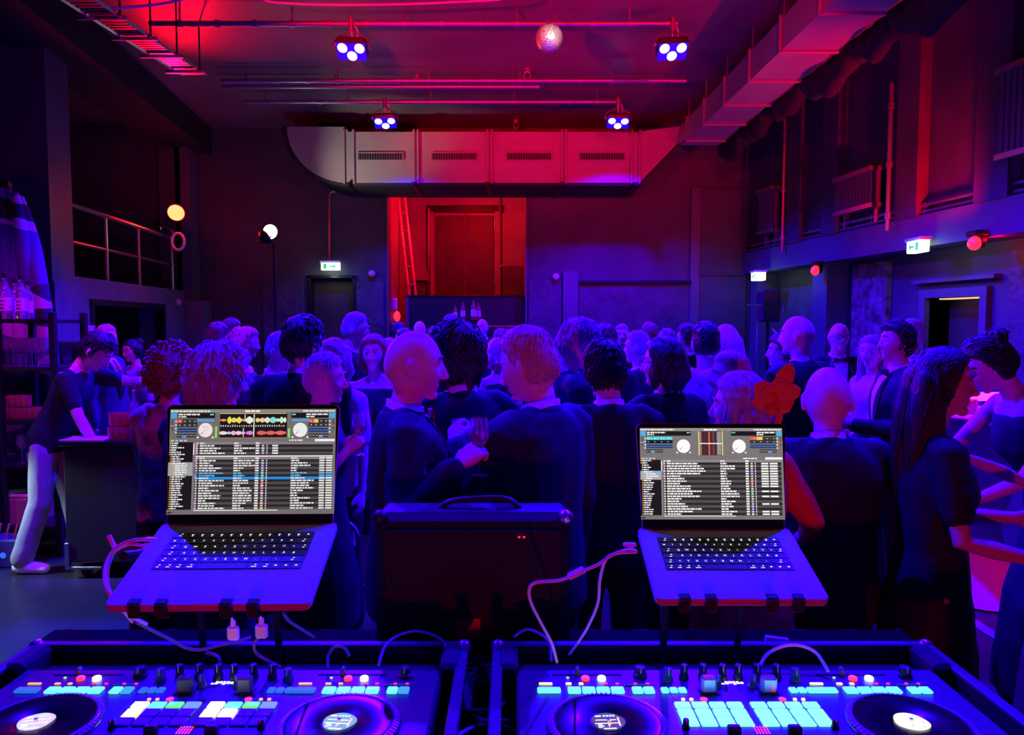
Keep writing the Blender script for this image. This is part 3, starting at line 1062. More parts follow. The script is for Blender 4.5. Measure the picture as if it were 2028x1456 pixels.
# ================================================================== DJ desk and gear
TZ = .85
desk = thing('dj_desk', 'black-draped DJ desk carrying the controllers and laptops', 'desk', (0, 0, 0))
MB().box((-.10, 1.55, TZ - .02), (2.5, 1.16, .04), .006).build('desk_top', mat('desk_cloth', (.006, .006, .007), .95, spec=.05), desk)
mb = MB()
for k, (x0, x1) in enumerate(((-1.35, 1.15),)):
    rings = []
    n = 60
    prof = [(x0 + (x1 - x0) * i / n, 2.125 + .012 * math.sin(i * 1.7)) for i in range(n + 1)]
    prof += [(x, y + .006) for x, y in prof[::-1]]
    mb.prism(prof, .01, TZ - .005)
mb.build('front_drape', 'black_cloth', desk)
for x in (-1.3, 1.09):
    for y in (1.05, 2.05):
        MB().box((x, y, TZ / 2 - .02), (.05, .05, TZ - .04), .005).build('leg', 'black_metal', desk)

ZT = .935                     # top face of both controllers
mat('deck_face', (.035, .035, .045), .36, bump=.03, bscale=200)
mat('mixer_face', (.055, .055, .065), .36)
mat('vinyl', (.005, .005, .006), .2, spec=.2)
mat('knob_grey', (.10, .10, .12), .35)
mat('fader_silver', (.6, .6, .65), .3, metal=.6)
mat('lit_cyan', (.2, .4, .5), .4, emis=(.10, .62, 1), es=1.8)
mat('lit_blue', (.05, .2, .5), .4, emis=(.04, .30, 1), es=1.3)
mat('lit_deepblue', (.05, .1, .4), .4, emis=(.02, .12, .9), es=1.2)
mat('lit_white', (.6, .6, .6), .4, emis=(1, .97, .9), es=4)
mat('lit_teal', (.1, .4, .4), .4, emis=(.12, .8, .85), es=1.5)
mat('lit_green', (.1, .4, .05), .4, emis=(.12, .75, .04), es=1.4)
mat('lit_steel', (.1, .2, .4), .4, emis=(.16, .3, .8), es=1.2)
mat('lit_amber', (.5, .3, .05), .4, emis=(1, .55, .08), es=4)
mat('lit_yellow', (.5, .4, .1), .4, emis=(1, .75, .22), es=5)
mat('lit_orange', (.5, .2, .02), .4, emis=(1, .35, .03), es=1.6)
mat('lit_red', (.4, .02, .04), .4, emis=(1, .03, .06), es=1.8)
mat('lit_lime', (.2, .4, .02), .4, emis=(.4, 1, .04), es=1.3)
mat('lit_pad', (.3, .5, .5), .4, emis=(.22, 1, .85), es=1.35)
mat('pad_off', (.20, .20, .24), .5)
mat('ring_blue', (.2, .2, .3), .2, metal=.8)

mat_print('jog_print', 2.2)


def skew(px, py, w, h, th):
    """a slightly sloped-edge button sitting on the controller face"""
    return MB().box((0, 0, th / 2), (w, h, th), min(th, w, h) * .28)


_btn = {}


def button(parent, name, x, y, w, h, m, th=.007):
    key = (round(w, 4), round(h, 4), th, m)
    if key not in _btn:
        _btn[key] = MB().box((0, 0, th / 2), (w, h, th), th * .35).mesh(name, m)
    return put(name, _btn[key], parent, (x, y, 0))


def knob(parent, x, y, r, h, m='black_plastic', line='cable_white'):
    key = ('k', r, h, m)
    if key not in _btn:
        prof = [(r, 0), (r, h * .25), (r * .8, h * .35), (r * .75, h * .95), (r * .68, h), (.001, h)]
        _btn[key] = MB().lathe(prof, 16).mesh('knob', m, True)
        _btn[('kl', r, h)] = MB().box((0, -r * .55, h * .8), (.0022, r * .5, h * .45)).mesh('pointer', line)
    o = put('knob', _btn[key], parent, (x, y, 0))
    put('pointer', _btn[('kl', r, h)], o)
    return o


def fader(parent, x, y, L, horiz=False, cap='black_plastic', pos=.5, tall=.022, w=.026):
    dx, dy = (L, .004) if horiz else (.004, L)
    s = MB().box((x, y, .0008), (dx, dy, .0016)).build('fader_slot', 'black_gap', parent)
    ox = (pos - .5) * L
    c = MB().box((0, 0, tall / 2), (w * .55 if horiz else w, w * .8 if horiz else .016, tall), .003)
    o = c.build('fader_cap', cap, parent, loc=(x + (ox if horiz else 0), y + (0 if horiz else ox), 0))
    MB().box((0, 0, tall + .0005), (.002 if horiz else w * .8, w * .6 if horiz else .002, .001)).build('cap_line', 'cable_white', o)
    return o


def jog_print(seed, tilt, tint):
    """round screen in the middle of a record: tempo figures, arrow and bars"""
    rn = random.Random(seed)
    f = MB()
    Rj = .027
    n = 28
    pts = [(Rj * math.cos(a) * (1 + .06 * math.sin(3 * a + seed)), Rj * math.sin(a), .0006) for a in np.linspace(0, 2 * PI, n, endpoint=False)]
    f.add(pts, [tuple(range(n))], tint)
    Mr = Matrix.Rotation(tilt, 3, 'Z')

    def r_(x0, y0, x1, y1, c, z=.0010):
        q = [Mr @ Vector(v) for v in ((x0, y0, z), (x1, y0, z), (x1, y1, z), (x0, y1, z))]
        f.quad(*q, c)
    r_(-.019, .0145, -.009, .018, (.9, .9, 1))
    for k in range(4):
        r_(-.006 + k * .0052, .014, -.0022 + k * .0052, .0195, (.25, .7, 1))
    r_(-.020, .0035, .014, .0055, (1, 1, 1))
    r_(-.022, -.0065, .018, -.0045, (1, 1, 1))
    f.add([tuple(Mr @ Vector(v)) for v in ((-.005, .003, .0012), (.007, .003, .0012), (.001, -.004, .0012))], [(0, 1, 2)], (.9, .3, .35))
    f.add([tuple(Mr @ Vector(v)) for v in ((-.002, -.008, .0012), (.004, -.008, .0012), (-.001, -.018, .0012))], [(0, 1, 2)], (.9, .3, .35))
    r_(.016, -.014, .019, .012, (.95, .35, .35))
    for k in range(4):
        r_(-.018, -.018 + k * .003, -.012 + rn.random() * .005, -.0168 + k * .003, (.7, .9, .8))
    r_(-.010, -.0225, .010, -.0195, (.95, .95, .8))
    return f


def controller(loc, label, lit, pads, seed, amber):
    o = thing('dj_controller', label, 'dj controller', loc, 0, 'two DJ controllers on the desk')
    W2, D = .49, .425
    body = MB().box((0, -D / 2, -.034), (2 * W2, D, .068), .006)
    body.build('body', 'deck_face', o)
    MB().box((0, -D / 2, .0006), (.30, D - .01, .0012)).build('mixer_panel', 'mixer_face', o)
    row = -.108                                      # cue button row
    for sx in (-1, 1):
        px = .306 * sx
        jw = thing_part = MB()
        jw.lathe([(.123, 0), (.123, .004), (.120, .008), (.111, .012), (.108, .012), (.106, .008)], 56)
        jog = jw.build('platter', 'ring_blue', o, True, (px, -.252, 0))
        dots = MB()
        for k in range(72):
            a = 2 * PI * k / 72
            for j in range(3):
                Mx = Matrix.Rotation(a, 3, 'Z')
                dots.box(tuple(Mx @ Vector((.1200 - j * .0038, 0, .0082 + j * .0016))), (.0026, .006, .0024), 0, Mx)
        dots.build('strobe_dots', 'fader_silver', jog)
        MB().lathe([(.106, .006), (.106, .0105), (.105, .0115), (.040, .0115), (.038, .0105), (.03, .0105), (.001, .0105)], 48).build('record', 'vinyl', jog, True)
        sc = jog_print(seed + sx, [.25, -.1, .05, -.3][(seed + (sx > 0)) % 4], [(.35, .3, .5), (.12, .2, .25), (.05, .03, .05), (.75, .72, .45)][(seed + (sx > 0)) % 4])
        sc.v = [(x * 1.25, y * 1.25, z) for x, y, z in sc.v]
        j = sc.build('jog_screen', 'jog_print', jog)
        j.location = (0, 0, .0112)
        MB().lathe([(.004, .011), (.004, .018), (.001, .019)], 10).build('spindle', 'steel', jog, True)
        # row of lit buttons above the record
        button(o, 'long_button', px - .112, row, .052, .02, lit[0])
        for k in range(4):
            button(o, 'cue_button', px - .056 + .032 * k, row, .029, .025, 'lit_cyan')
        for k in range(2):
            button(o, 'transport_button', px + .084 + .0255 * k, row, .0235, .025, lit[1 + k])
        # small legends
        for k, (dx, w) in enumerate(((-.118, .030), (-.066, .013), (-.038, .010))):
            button(o, 'status_light', px + dx, row + .034, w, .0065, amber, .003)
        for dx in (.018, .044, .085, .112):
            button(o, 'status_light', px + dx, row + .034, .008, .0045, 'lit_red', .003)
        button(o, 'round_button', px - .066, row + .062, .006, .005, 'lit_lime', .003)
        for dx, m in ((-.026, 'lit_red'), (.011, 'lit_white')):
            MB().lathe([(.0095, 0), (.0095, .006), (.008, .0075), (.001, .0078)], 16).build('round_button', m, o, True, (px + dx, row + .055, 0))
        # pitch fader along the back edge
        fader(o, px - .02, row + .078, .16, True, 'knob_grey', .36, .018, .02)
        knob(o, px + .102, row + .072, .016, .022)
        for k in range(2):
            button(o, 'function_button', px + .07 + .03 * k, row + .028, .02, .006, 'pad_off', .004)
        # mixer half
        mx = .075 * sx
        for k in range(3):
            button(o, 'fx_button', sx * .142 + (k - 1) * .0195, row, .017, .02, lit[3] if k != 1 else lit[4])
        for k, (dx, dy) in enumerate(((.018, .058), (.062, .060), (.106, .058))):
            knob(o, sx * dx, row + dy, .011, .034)
        knob(o, sx * .145, row + .048, .0125, .03, 'knob_grey')
        knob(o, sx * .04, row + .020, .0105, .028, 'knob_grey')
        lv = MB().box((0, 0, .019), (.034, .022, .038), .005).build('lever', 'fader_silver' if lit[0] != 'lit_deepblue' else 'knob_grey', o, loc=(sx * .066, row - .004, 0))
        MB().box((0, 0, .003), (.042, .03, .006), .002).build('lever_base', 'black_plastic', lv)
        for dx, m, r in ((.085, 'lit_red', .008), (.112, amber, .004), (.13, amber, .004)):
            MB().lathe([(r, 0), (r, .004), (.001, .005)], 12).build('round_button', m, o, True, (sx * dx, row - .038, 0))
        # pads
        for r in range(3):
            for k in range(4):
                xx = sx * .081 + (k - 1.5) * .0372
                yy = row - .063 - (0, .0335, .067)[r]
                h = (.022, .031, .031)[r]
                button(o, ('mode_button', 'pad', 'pad')[r], xx, yy, .0330, h, pads[sx][r][k], .006)
        knob(o, sx * .15, row - .15, .008, .02)
        fader(o, sx * .06, row - .20, .09, False, 'black_plastic', .8, .02)
    # level meter print in the middle of the mixer
    pr = MB()
    for k in range(6):
        pr.box((-.022 + .0085 * k, row + .034 + .002 * (k % 3), .0014), (.006, .004 + .003 * (k % 2), .0006))
    for k in range(4):
        pr.box((-.014 + .0085 * k, row + .043, .0014), (.006, .002, .0006))
    pr.build('legend_print', 'lit_white', o)
    vu = MB()
    for k in range(5):
        for j in range(3):
            vu.box((-.012 + .006 * k, -.255 - .01 * j, .0016), (.003, .007, .0008))
    vu.build('level_meter', 'lit_red', o)
    fader(o, 0, -.37, .06, True, 'black_plastic', .5)
    for x in (-.4, .4):
        for y in (-.05, -.38):
            MB().cyl((x, y, -.085), (x, y, -.066), .018, n=10).build('foot', 'rubber', o)
    return o


PADS_R = {s: [['lit_pad'] * 4] * 3 for s in (-1, 1)}
off = 'pad_off'
PADS_L = {-1: [['lit_white', 'lit_teal', 'lit_green', 'lit_steel'], ['lit_amber', off, off, off], [off] * 4],
          1: [['lit_white', 'lit_teal', 'lit_green', 'lit_steel'], ['lit_amber', 'lit_yellow', off, off], [off] * 4]}
XR, XL, YB = .50, -.655, 1.70
controller((XR, YB, ZT), 'DJ controller with all pads lit cyan, right', ['lit_cyan', 'lit_cyan', 'lit_cyan', 'lit_cyan', 'lit_cyan'], PADS_R, 2, 'lit_amber')
controller((XL, YB, ZT), 'DJ controller with orange, green and dark pads, left', ['lit_deepblue', 'lit_cyan', 'lit_blue', 'lit_deepblue', 'lit_deepblue'], PADS_L, 0, 'lit_orange')


def flight_case(x, y, label):
    o = thing('flight_case', label, 'flight case', (x, y, TZ), 0, 'flight case trays under the controllers')
    W2, Y0, Y1, h = .535, -.47, .107, .09
    MB().box((0, (Y0 + Y1) / 2, .004), (2 * W2, Y1 - Y0, .008)).build('tray_floor', 'black_cloth', o)
    for (cx, cy, sx, sy) in ((0, Y1, 2 * W2, .012), (0, Y0, 2 * W2, .012), (-W2, (Y0 + Y1) / 2, .012, Y1 - Y0), (W2, (Y0 + Y1) / 2, .012, Y1 - Y0)):
        hz = h if cy != Y0 else .05
        MB().box((cx, cy, hz / 2), (sx, sy, hz)).build('side_panel', 'black_plastic', o)
        MB().box((cx, cy, hz + .004), (sx + .014, sy + .014, .014), .003).build('edge_rail', mat('case_rail', (.05, .05, .06), .5, metal=.3, spec=.3), o)
    for sx in (-1, 1):
        for yy in (Y0, Y1):
            MB().ell((sx * W2, yy, h if yy == Y1 else .05), (.02, .02, .02), 10, 6).build('ball_corner', 'steel', o, True)
    for sx in (-1, 1):
        MB().box((sx * (W2 - .025), Y1 - .07, .055), (.05, .12, .1), .01).build('foam_block', 'black_cloth', o)
    MB().box((0, Y1 - .045, .03), (2 * W2 - .1, .05, .06), .01).build('foam_strip', 'black_cloth', o)
    return o


flight_case(XR, YB, 'open flight case tray holding the cyan-lit controller')
flight_case(XL, YB, 'open flight case tray holding the orange-lit controller')


# ------------------------------------------------------------------ laptops
def screen_mesh(kind):
    rn = random.Random(3 if kind == 'L' else 9)
    f = MB()
    lay = [0]

    def q(x0, y0, x1, y1, c, z=None):
        lay[0] += 1
        z = (.00002 * (lay[0] % 2) + .00012 * (1 if z is None else z))
        f.quad((x0, -y1, z), (x1, -y1, z), (x1, -y0, z), (x0, -y0, z), c)

    def words(x0, x1, y, h, c, n=99, z=2):
        x = x0
        while x < x1 and n > 0:
            w = min(rn.uniform(.010, .035), x1 - x)
            q(x, y, x + w, y + h, c, z)
            x += w + .0045
            n -= 1

    G, DK, WH = (.20, .18, .18), (.012, .010, .014), (1, .98, .96)
    q(0, 0, 1, 1, G, 0)
    q(0, 0, 1, .03, (.30, .28, .28), 1)
    words(.005, .24, .012, .012, WH)
    words(.80, .99, .012, .012, WH)
    words(.45, .54, .010, .017, (1, 1, 1), 3)

    def disc(cx, cy, r, c, z, ar=1.6):
        n = 26
        f.add([(cx + r * math.cos(a), -(cy + r * ar * math.sin(a)), .00012 * z) for a in np.linspace(0, -2 * PI, n, endpoint=False)], [tuple(range(n))], c)

    B = (.03, .35, .95)
    LB = (.35, .75, 1)
    for side in (0, 1):
        X = (lambda u: u) if side == 0 else (lambda u: 1 - u)

        def Q(x0, y0, x1, y1, c, z=1):
            a, b = X(x0), X(x1)
            q(min(a, b), y0, max(a, b), y1, c, z)
        wide = .29 if kind == 'L' else .38
        Q(.004, .035, .04, .085, (.08, .45, .9), 1)
        Q(.045, .035, wide - .02, .085, DK, 1)
        a, b = sorted((X(.05), X(.05 + .13)))
        words(a, b, .043, .014, WH)
        words(a, a + .05, .066, .012, WH)
        a, b = sorted((X(wide - .05), X(wide - .025)))
        words(a, b, .045, .012, (.2, .9, .8))
        # cue grid
        gx0, gx1 = .045, .165 if kind == 'L' else .23
        Q(gx0, .095, gx1, .17, DK, 1)
        for r in range(2):
            for k in range(4):
                cc = (.05, .045, .05)
                x0 = gx0 + (gx1 - gx0) * k / 4
                if kind == 'R' and side == 0:
                    cc = (.10, .75, .8) if r == 0 else DK
                elif r == 0 and ((side == 0 and k == 0) or (side == 1 and k in (2, 3))):
                    cc = (.85, .12, .08) if not (side == 1 and k == 2) else (1, .6, .1)
                Q(x0 + .001, .097 + r * .037, x0 + (gx1 - gx0) / 4 - .001, .131 + r * .037, cc, 2)
                Q(x0 + .010, .112 + r * .037, x0 + .018, .118 + r * .037, WH, 3)
        Q(gx0, .18, gx1, .20, (.05, .25, .8), 2)
        Q(gx0 + .002, .183, gx1 - .002, .197, (.01, .03, .12), 3)
        Q(gx0, .205, gx1, .222, (.02, .05, .2), 2)
        for k in range(6):
            Q(gx0 + .02 * k, .235, gx0 + .02 * k + .016, .270, DK, 2)
            Q(gx0 + .02 * k + .005, .248, gx0 + .02 * k + .011, .256, WH, 3)
        Q(gx0 + .032, .252, gx0 + .056, .272, (.1, .35, 1), 3)
        for k in range(4):
            disc(X(.037), .115 + .035 * k, .005, WH, 3)
        Q(.012, .10, .018, .20, (.05, .05, .06), 2)
        Q(.004, .155, .026, .162, (.4, .6, 1) if side == 0 else (.9, .2, .25), 3)
        # virtual record
        cx = X(.215 if kind == 'L' else .305)
        cy = .20
        Q((.215 if kind == 'L' else .305) - .055, .095, (.215 if kind == 'L' else .305) + .05, .118, (.1, .4, .85) if kind == 'L' else G, 2)
        disc(cx, cy, .043 if kind == 'L' else .047, WH if (side or kind == 'R') else (1, .88, .92), 3)
        if side == 0 and kind == 'L':
            q(cx - .02, .165, cx + .015, .172, (.95, .5, .6), 4)
            q(cx - .01, .19, cx + .02, .197, (.95, .6, .7), 4)
        nd = MB()
        f.add([(cx, -cy, .0006), (cx - .028, -(cy + .035), .0006), (cx - .024, -(cy + .042), .0006)], [(0, 1, 2)], (.5, .2, .3))
        for dx in (-.045, .045):
            disc(cx + dx, .27, .006, WH, 3)
    if kind == 'L':
        q(.273, .165, .285, .275, (.35, .85, .08), 3)
        q(.712, .185, .724, .275, (.35, .85, .12), 3)
        q(.30, .035, .705, .278, DK, 1)
        q(.30, .037, .70, .044, (.9, .75, .3), 2)
        # waveforms, laid out as bulging strips
        def wave(y, segs):
            for (x0, x1, a, c) in segs:
                n = 10
                top, bot = [], []
                for i in range(n + 1):
                    t = i / n
                    h = a * (.45 + .55 * math.sin(PI * t)) * (.8 + .4 * rn.random())
                    xx = x0 + (x1 - x0) * t
                    top.append((xx, -(y - h), .0004))
                    bot.append((xx, -(y + h), .0004))
                for i in range(n):
                    f.quad(bot[i], bot[i + 1], top[i + 1], top[i], c)
        wave(.105, [(.30, .34, .012, (1, .3, .12)), (.345, .37, .03, (.9, .85, .1)), (.37, .40, .024, (.9, .85, .12)), (.40, .43, .03, (.95, .85, .15)),
                    (.43, .45, .012, (1, .4, .2)), (.455, .50, .032, (.95, 1, .75)), (.515, .54, .02, (1, .8, .2)), (.54, .57, .024, (1, .7, .3)), (.57, .60, .028, (.8, .95, .8)),
                    (.60, .64, .03, (.25, .85, .75)), (.64, .66, .018, (.7, .9, .6)), (.66, .685, .03, (.6, 1, .6)), (.685, .70, .026, (1, 1, .8))])
        for k in range(28):
            x = .305 + .014 * k
            q(x, .150 + .006 * rn.random(), x + .006, .168, (.8, .8, .85) if k % 3 else (.9, .9, .5), 3)
        wave(.228, [(.30, .345, .018, (1, .8, .9)), (.345, .37, .014, (.4, .75, .9)), (.37, .40, .02, (1, .55, .65)), (.40, .43, .022, (1, .7, .8)), (.43, .455, .014, (.95, .5, .8)),
                    (.46, .50, .02, (.85, .25, .9)), (.525, .58, .02, (.9, .14, .12)), (.58, .64, .018, (.9, .14, .12)), (.64, .70, .02, (.95, .16, .13))])
        q(.503, .05, .509, .265, WH, 5)
        q(.448, .05, .454, .12, (.7, .7, .7), 5)
        q(.44, .18, .446, .265, (.7, .7, .7), 5)
        q(.30, .272, .705, .277, (.8, .25, .15), 3)
    else:
        q(.415, .035, .575, .30, (.08, .02, .03), 1)
        for k, c in enumerate(((.3, .25, .2), (.05, .03, .04), (.6, .12, .06), (.1, .08, .08), (.32, .3, .3))):
            q(.42 + .03 * k, .04, .42 + .03 * k + (.012 if k < 4 else .03), .295, c, 2)
        q(.42, .165, .575, .175, WH, 4)
        for x in (.411, .575):
            q(x, .035, x + .006, .30, (.95, .9, .25), 3)
    # browser
    y0 = .315 if kind == 'L' else .35
    for k, c in enumerate(((1, .6, .1), (.3, .6, .9), (.45, .7, 1), (.9, .5, .4))):
        q(.01 + .026 * k, y0 - .022, .028 + .026 * k, y0 - .006, c, 2)
    q(.875, y0 - .028, .995, y0 - .004, WH, 2)
    words(.72, .86, y0 - .022, .012, WH, 4)
    cw = .145
    q(0, y0, cw, .955, DK, 1)
    n = 30 if kind == 'L' else 25
    sel = (9, 15) if kind == 'L' else (5, 9)
    for k in range(n):
        y = y0 + (.955 - y0) * k / n
        ind = .004 if k < sel[0] - 3 else (.03 if sel[0] < k < sel[1] else .012)
        if k == sel[0]:
            q(0, y, cw, y0 + (.955 - y0) * sel[1] / n, (.42, .42, .45), 2)
            if kind == 'R':
                q(0, y, cw, y + .02, (.15, .5, .8), 2)
        q(ind, y + .004, ind + .008, y + .015, (1, .55, .1) if k > 4 else (.9, .8, .7), 3)
        words(ind + .011, ind + .011 + rn.uniform(.03, .085), y + .004, .012, WH, z=3)
    q(cw, y0, cw + .008, .955, (.25, .23, .24), 1)
    q(cw + .001, y0 + .01, cw + .007, y0 + .12, WH, 2)
    tx0 = cw + .015
    rows = 27 if kind == 'L' else 22
    split = 5 if kind == 'L' else -1
    rh = (.955 - y0) / rows
    cols = ((.17, .36, .16), (.375, .51, .13)) if kind == 'L' else ((.17, .50, .28), (.545, .72, .14))
    for k in range(rows):
        y = y0 + k * rh
        c = (.025, .022, .026) if k % 2 else (.085, .08, .085)
        if k in (0, split + 1):
            c = (.27, .25, .26)
        if kind == 'L' and k == 14:
            c = (.02, .32, .85)
        q(tx0, y, .985, y + rh, c, 1)
        if k == split:
            q(tx0, y + rh * .45, .985, y + rh * .95, WH, 2)
            continue
        tc = WH if not (kind == 'L' and k in (12, 13)) else (.15, .6, 1)
        head = k in (0, split + 1)
        q(tx0 + .004, y + rh * .25, tx0 + .014, y + rh * .75, tc, 3)
        for (a, b, m_) in cols:
            words(a + .015, a + .015 + (rn.uniform(.25, 1) * m_ if not head else .03), y + rh * .22, rh * .55, tc, z=3)
        if kind == 'L':
            bx = .52
            if k > split:
                words(.735, .735 + rn.uniform(.03, .15), y + rh * .22, rh * .55, tc, z=3)
                q(.905, y + rh * .2, .937, y + rh * .8, tc, 3)
                q(.945, y + rh * .2, .983, y + rh * .8, tc, 3)
            elif not head:
                q(.62, y + rh * .2, .655, y + rh * .8, tc, 3)
        else:
            bx = .735
            if not head and k not in (11, 13, 15, 16, 18, 19):
                q(.845, y + rh * .2, .895, y + rh * .8, tc, 3)
                q(.905, y + rh * .2, .96, y + rh * .8, tc, 3)
        q(bx, y + rh * .2, bx + .022, y + rh * .8, tc, 3)
        pal = ((.8, .15, .08), (.4, .1, .7), (.1, .55, .6), (.1, .45, .7), (.85, .2, .08), (.9, .35, .05), (.15, .6, .2), (.8, .05, .6), (.7, .7, .1))
        if not head:
            q(bx + .035, y + rh * .12, bx + .053, y + rh * .88, pal[rn.randrange(9)], 3)
            q(bx + .040, y + rh * .3, bx + .049, y + rh * .7, WH, 4)
            q(bx + .065, y + rh * .2, bx + .072, y + rh * .8, (.9, .8, 1), 3)
            if rn.random() < .25 or 0 < k < split:
                q(tx0, y, tx0 + .007, y + rh, (.8, .2, .85), 3)
    q(.985, y0, 1, .955, (.22, .2, .21), 1)
    q(tx0, .958, tx0 + .5, .966, WH, 2)
    q(.005, .975, .03, .99, (.03, .03, .03), 2)
    return f


KEYROWS = [
    [('esc', 1.5)] + [('f', 1.0)] * 12 + [('t', 1.0)],
    [('^', 1)] + [(c, 1) for c in '1234567890ß´'] + [('bs', 1.5)],
    [('tab', 1.5)] + [(c, 1) for c in 'QWERTZUIOPÜ+'] + [('en', 1.0)],
    [('cap', 1.75)] + [(c, 1) for c in 'ASDFGHJKLÖÄ#'] + [('en2', .75)],
    [('sh', 1.25), ('<', 1)] + [(c, 1) for c in 'YXCVBNM,.-'] + [('sh2', 2.25)],
    [('fn', 1), ('ctrl', 1), ('alt', 1), ('cmd', 1.25), ('space', 5), ('cmd', 1.25), ('alt', 1), ('ar', 1), ('ar', 1), ('ar', 1)],
]
mat('keycap', (.022, .022, .026), .45)
mat('key_legend', (.6, .6, .65), .5, emis=(.85, .88, 1), es=1.6)
mat('screen_glass', (.006, .006, .008), .08, coat=.6)
mat_print('screen_print_left', .85)
mat_print('screen_print_right', 1.0)
_keym = {}


def laptop(front, W, D, LH, tilt, lidang, kind, label, yaw=0.):
    """front: centre of the front bottom edge; x right, y away from the camera"""
    o = thing('laptop', label, 'laptop', front, yaw, 'two open silver laptops on stands')
    Mt = Matrix.Rotation(tilt, 4, 'X')
    th = .0155
    base = MB()
    r = .012
    poly = []
    for (cx, cy, a0) in ((W / 2 - r, r, -PI / 2), (W / 2 - r, D - r, 0), (-W / 2 + r, D - r, PI / 2), (-W / 2 + r, r, PI)):
        poly += [(cx + r * math.cos(a0 + t), cy + r * math.sin(a0 + t)) for t in np.linspace(0, PI / 2, 5)]
    base.loft([[(x * .99, .001 + y * .99, 0) for x, y in poly], [(x, y, .003) for x, y in poly], [(x, y, th - .001) for x, y in poly], [(x * .996, y * .996 + .0005, th) for x, y in poly]])
    b = base.build('base', 'alu', o, Mt and False)
    b.matrix_local = Mt
    # notch at the front edge, trackpad, keyboard well
    MB().box((0, .001, th - .002), (.052, .005, .0045)).build('finger_notch', 'red_label', b)
    kw, kd = W * .785, D * .465
    ky0 = D - .035 - kd
    MB().box((0, .010 + (ky0 - .016) / 2, th + .0001), (W * .43, ky0 - .022, .0006)).build('trackpad', mat('alu_pad', (.365, .365, .405), .52, spec=.25), b)
    well = MB().box((0, ky0 + kd / 2, th + .0002), (kw, kd, .0006)).build('keyboard', 'black_plastic', b)
    leg = []
    unit = kw / 14.6
    rows = len(KEYROWS)
    yk = ky0 + kd
    rh = kd / (rows - .12)
    for ri, rowk in enumerate(KEYROWS):
        tot = sum(w for _, w in rowk)
        u = (kw - .004) / tot
        x = -kw / 2 + .002
        yc = yk - rh * (ri + .5) + .001
        for (ch, w) in rowk:
            kwid = u * w - .0022
            key = (kind, round(kwid, 4))
            if key not in _keym:
                _keym[key] = MB().box((0, 0, .0006), (kwid, rh - .0024, .0012), .0004).mesh('key', 'keycap')
            put('key', _keym[key], well, (x + u * w / 2, yc, th + .0005))
            leg.append((ch, x + u * w / 2, yc, u))
            x += u * w
    # key legends
    lm = MB()
    zt = th + .0019
    txt = []
    for (ch, x, y, u) in leg:
        if len(ch) == 1 and ch not in 'ft^´':
            txt.append((ch, x, y))
        elif ch in ('esc', 'tab', 'cap', 'sh', 'sh2', 'bs', 'en', 'cmd', 'alt', 'ctrl', 'fn'):
            w = {'cmd': .010, 'alt': .007, 'ctrl': .007, 'cap': .005}.get(ch, .0045)
            lm.box((x, y - .003, zt), (w, .0012, .0002))
            lm.box((x + .002, y + .003, zt), (.003, .0016, .0002))
        elif ch in 'ft^´' or ch == 'ar':
            lm.box((x, y, zt), (.004, .0022, .0002))
            if ch == 'f':
                lm.box((x, y - .004, zt), (.0016, .002, .0002))
    for (ch, x, y) in txt:
        cu = bpy.data.curves.new('legend', 'FONT')
        cu.body = ch
        cu.size = .0075
        cu.align_x, cu.align_y = 'CENTER', 'CENTER'
        cu.resolution_u = 1
        to = bpy.data.objects.new('legend', cu)
        me = to.to_mesh()
        vv = [(v.co.x + x, v.co.y + y, zt) for v in me.vertices]
        ff = [tuple(p.vertices) for p in me.polygons]
        lm.add(vv, ff)
        to.to_mesh_clear()
        bpy.data.objects.remove(to)
        bpy.data.curves.remove(cu)
    lm.build('key_legends', 'key_legend', well)
    for sx in (-1, 1):
        MB().box((sx * (kw / 2 + (W - kw) / 4), ky0 + kd / 2, th + .0002), ((W - kw) / 4, kd * .95, .0004)).build('speaker_grille', 'alu', b)
    # lid
    lid = MB()
    Ml = Mt @ Matrix.Translation((0, D - .004, th - .002)) @ Matrix.Rotation(lidang, 4, 'X')
    # local lid frame: x right, y up the lid, z towards the camera
    lp = []
    for (cx, cy, a0) in ((W / 2 - r, .002, -PI / 2), (W / 2 - r, LH - r, 0), (-W / 2 + r, LH - r, PI / 2), (-W / 2 + r, .002, PI)):
        rr = r if cy > .01 else .002
        lp += [(cx + rr * math.cos(a0 + t), cy + rr * math.sin(a0 + t)) for t in np.linspace(0, PI / 2, 5)]
    lid.loft([[(x, y, -.0045) for x, y in lp], [(x, y, -.0006) for x, y in lp]])
    l = lid.build('lid', 'alu', o)
    l.matrix_local = Ml
    MB().loft([[(x * .995, y * .994 + .0006, -.0006) for x, y in lp], [(x * .995, y * .994 + .0006, .0002) for x, y in lp]]).build('bezel', 'screen_glass', l)
    sm = screen_mesh(kind)
    mgx, top, bot = .0075, .0095, .021
    sw, shh = W - 2 * mgx, LH - top - bot
    sm.v = [(-sw / 2 + x * sw, LH - top + y * shh, .0004 + z) for x, y, z in sm.v]
    sm.build('screen', 'screen_print_left' if kind == 'L' else 'screen_print_right', l)
    MB().cyl((-W * .4, 0, 0), (W * .4, 0, 0), .0055, n=10).build('hinge', 'black_plastic', l, True)
    return o


def fit_laptop(px, py, Y, D, hinge_py):
    F_ = at(px, py, Y)
    best = min(np.linspace(0, .7, 701), key=lambda t: abs(proj(F_ + Vector((0, D * math.cos(t), D * math.sin(t))))[1] - hinge_py))
    return F_, float(best)


def proj(p):
    v = p - Vector((0, 0, CAMZ))
    c, s = math.cos(PITCH), math.sin(PITCH)
    zc, yc = v.y * c - v.z * s, v.y * s + v.z * c
    return W_ / 2 + FPX * v.x / zc, H_ / 2 - FPX * yc / zc


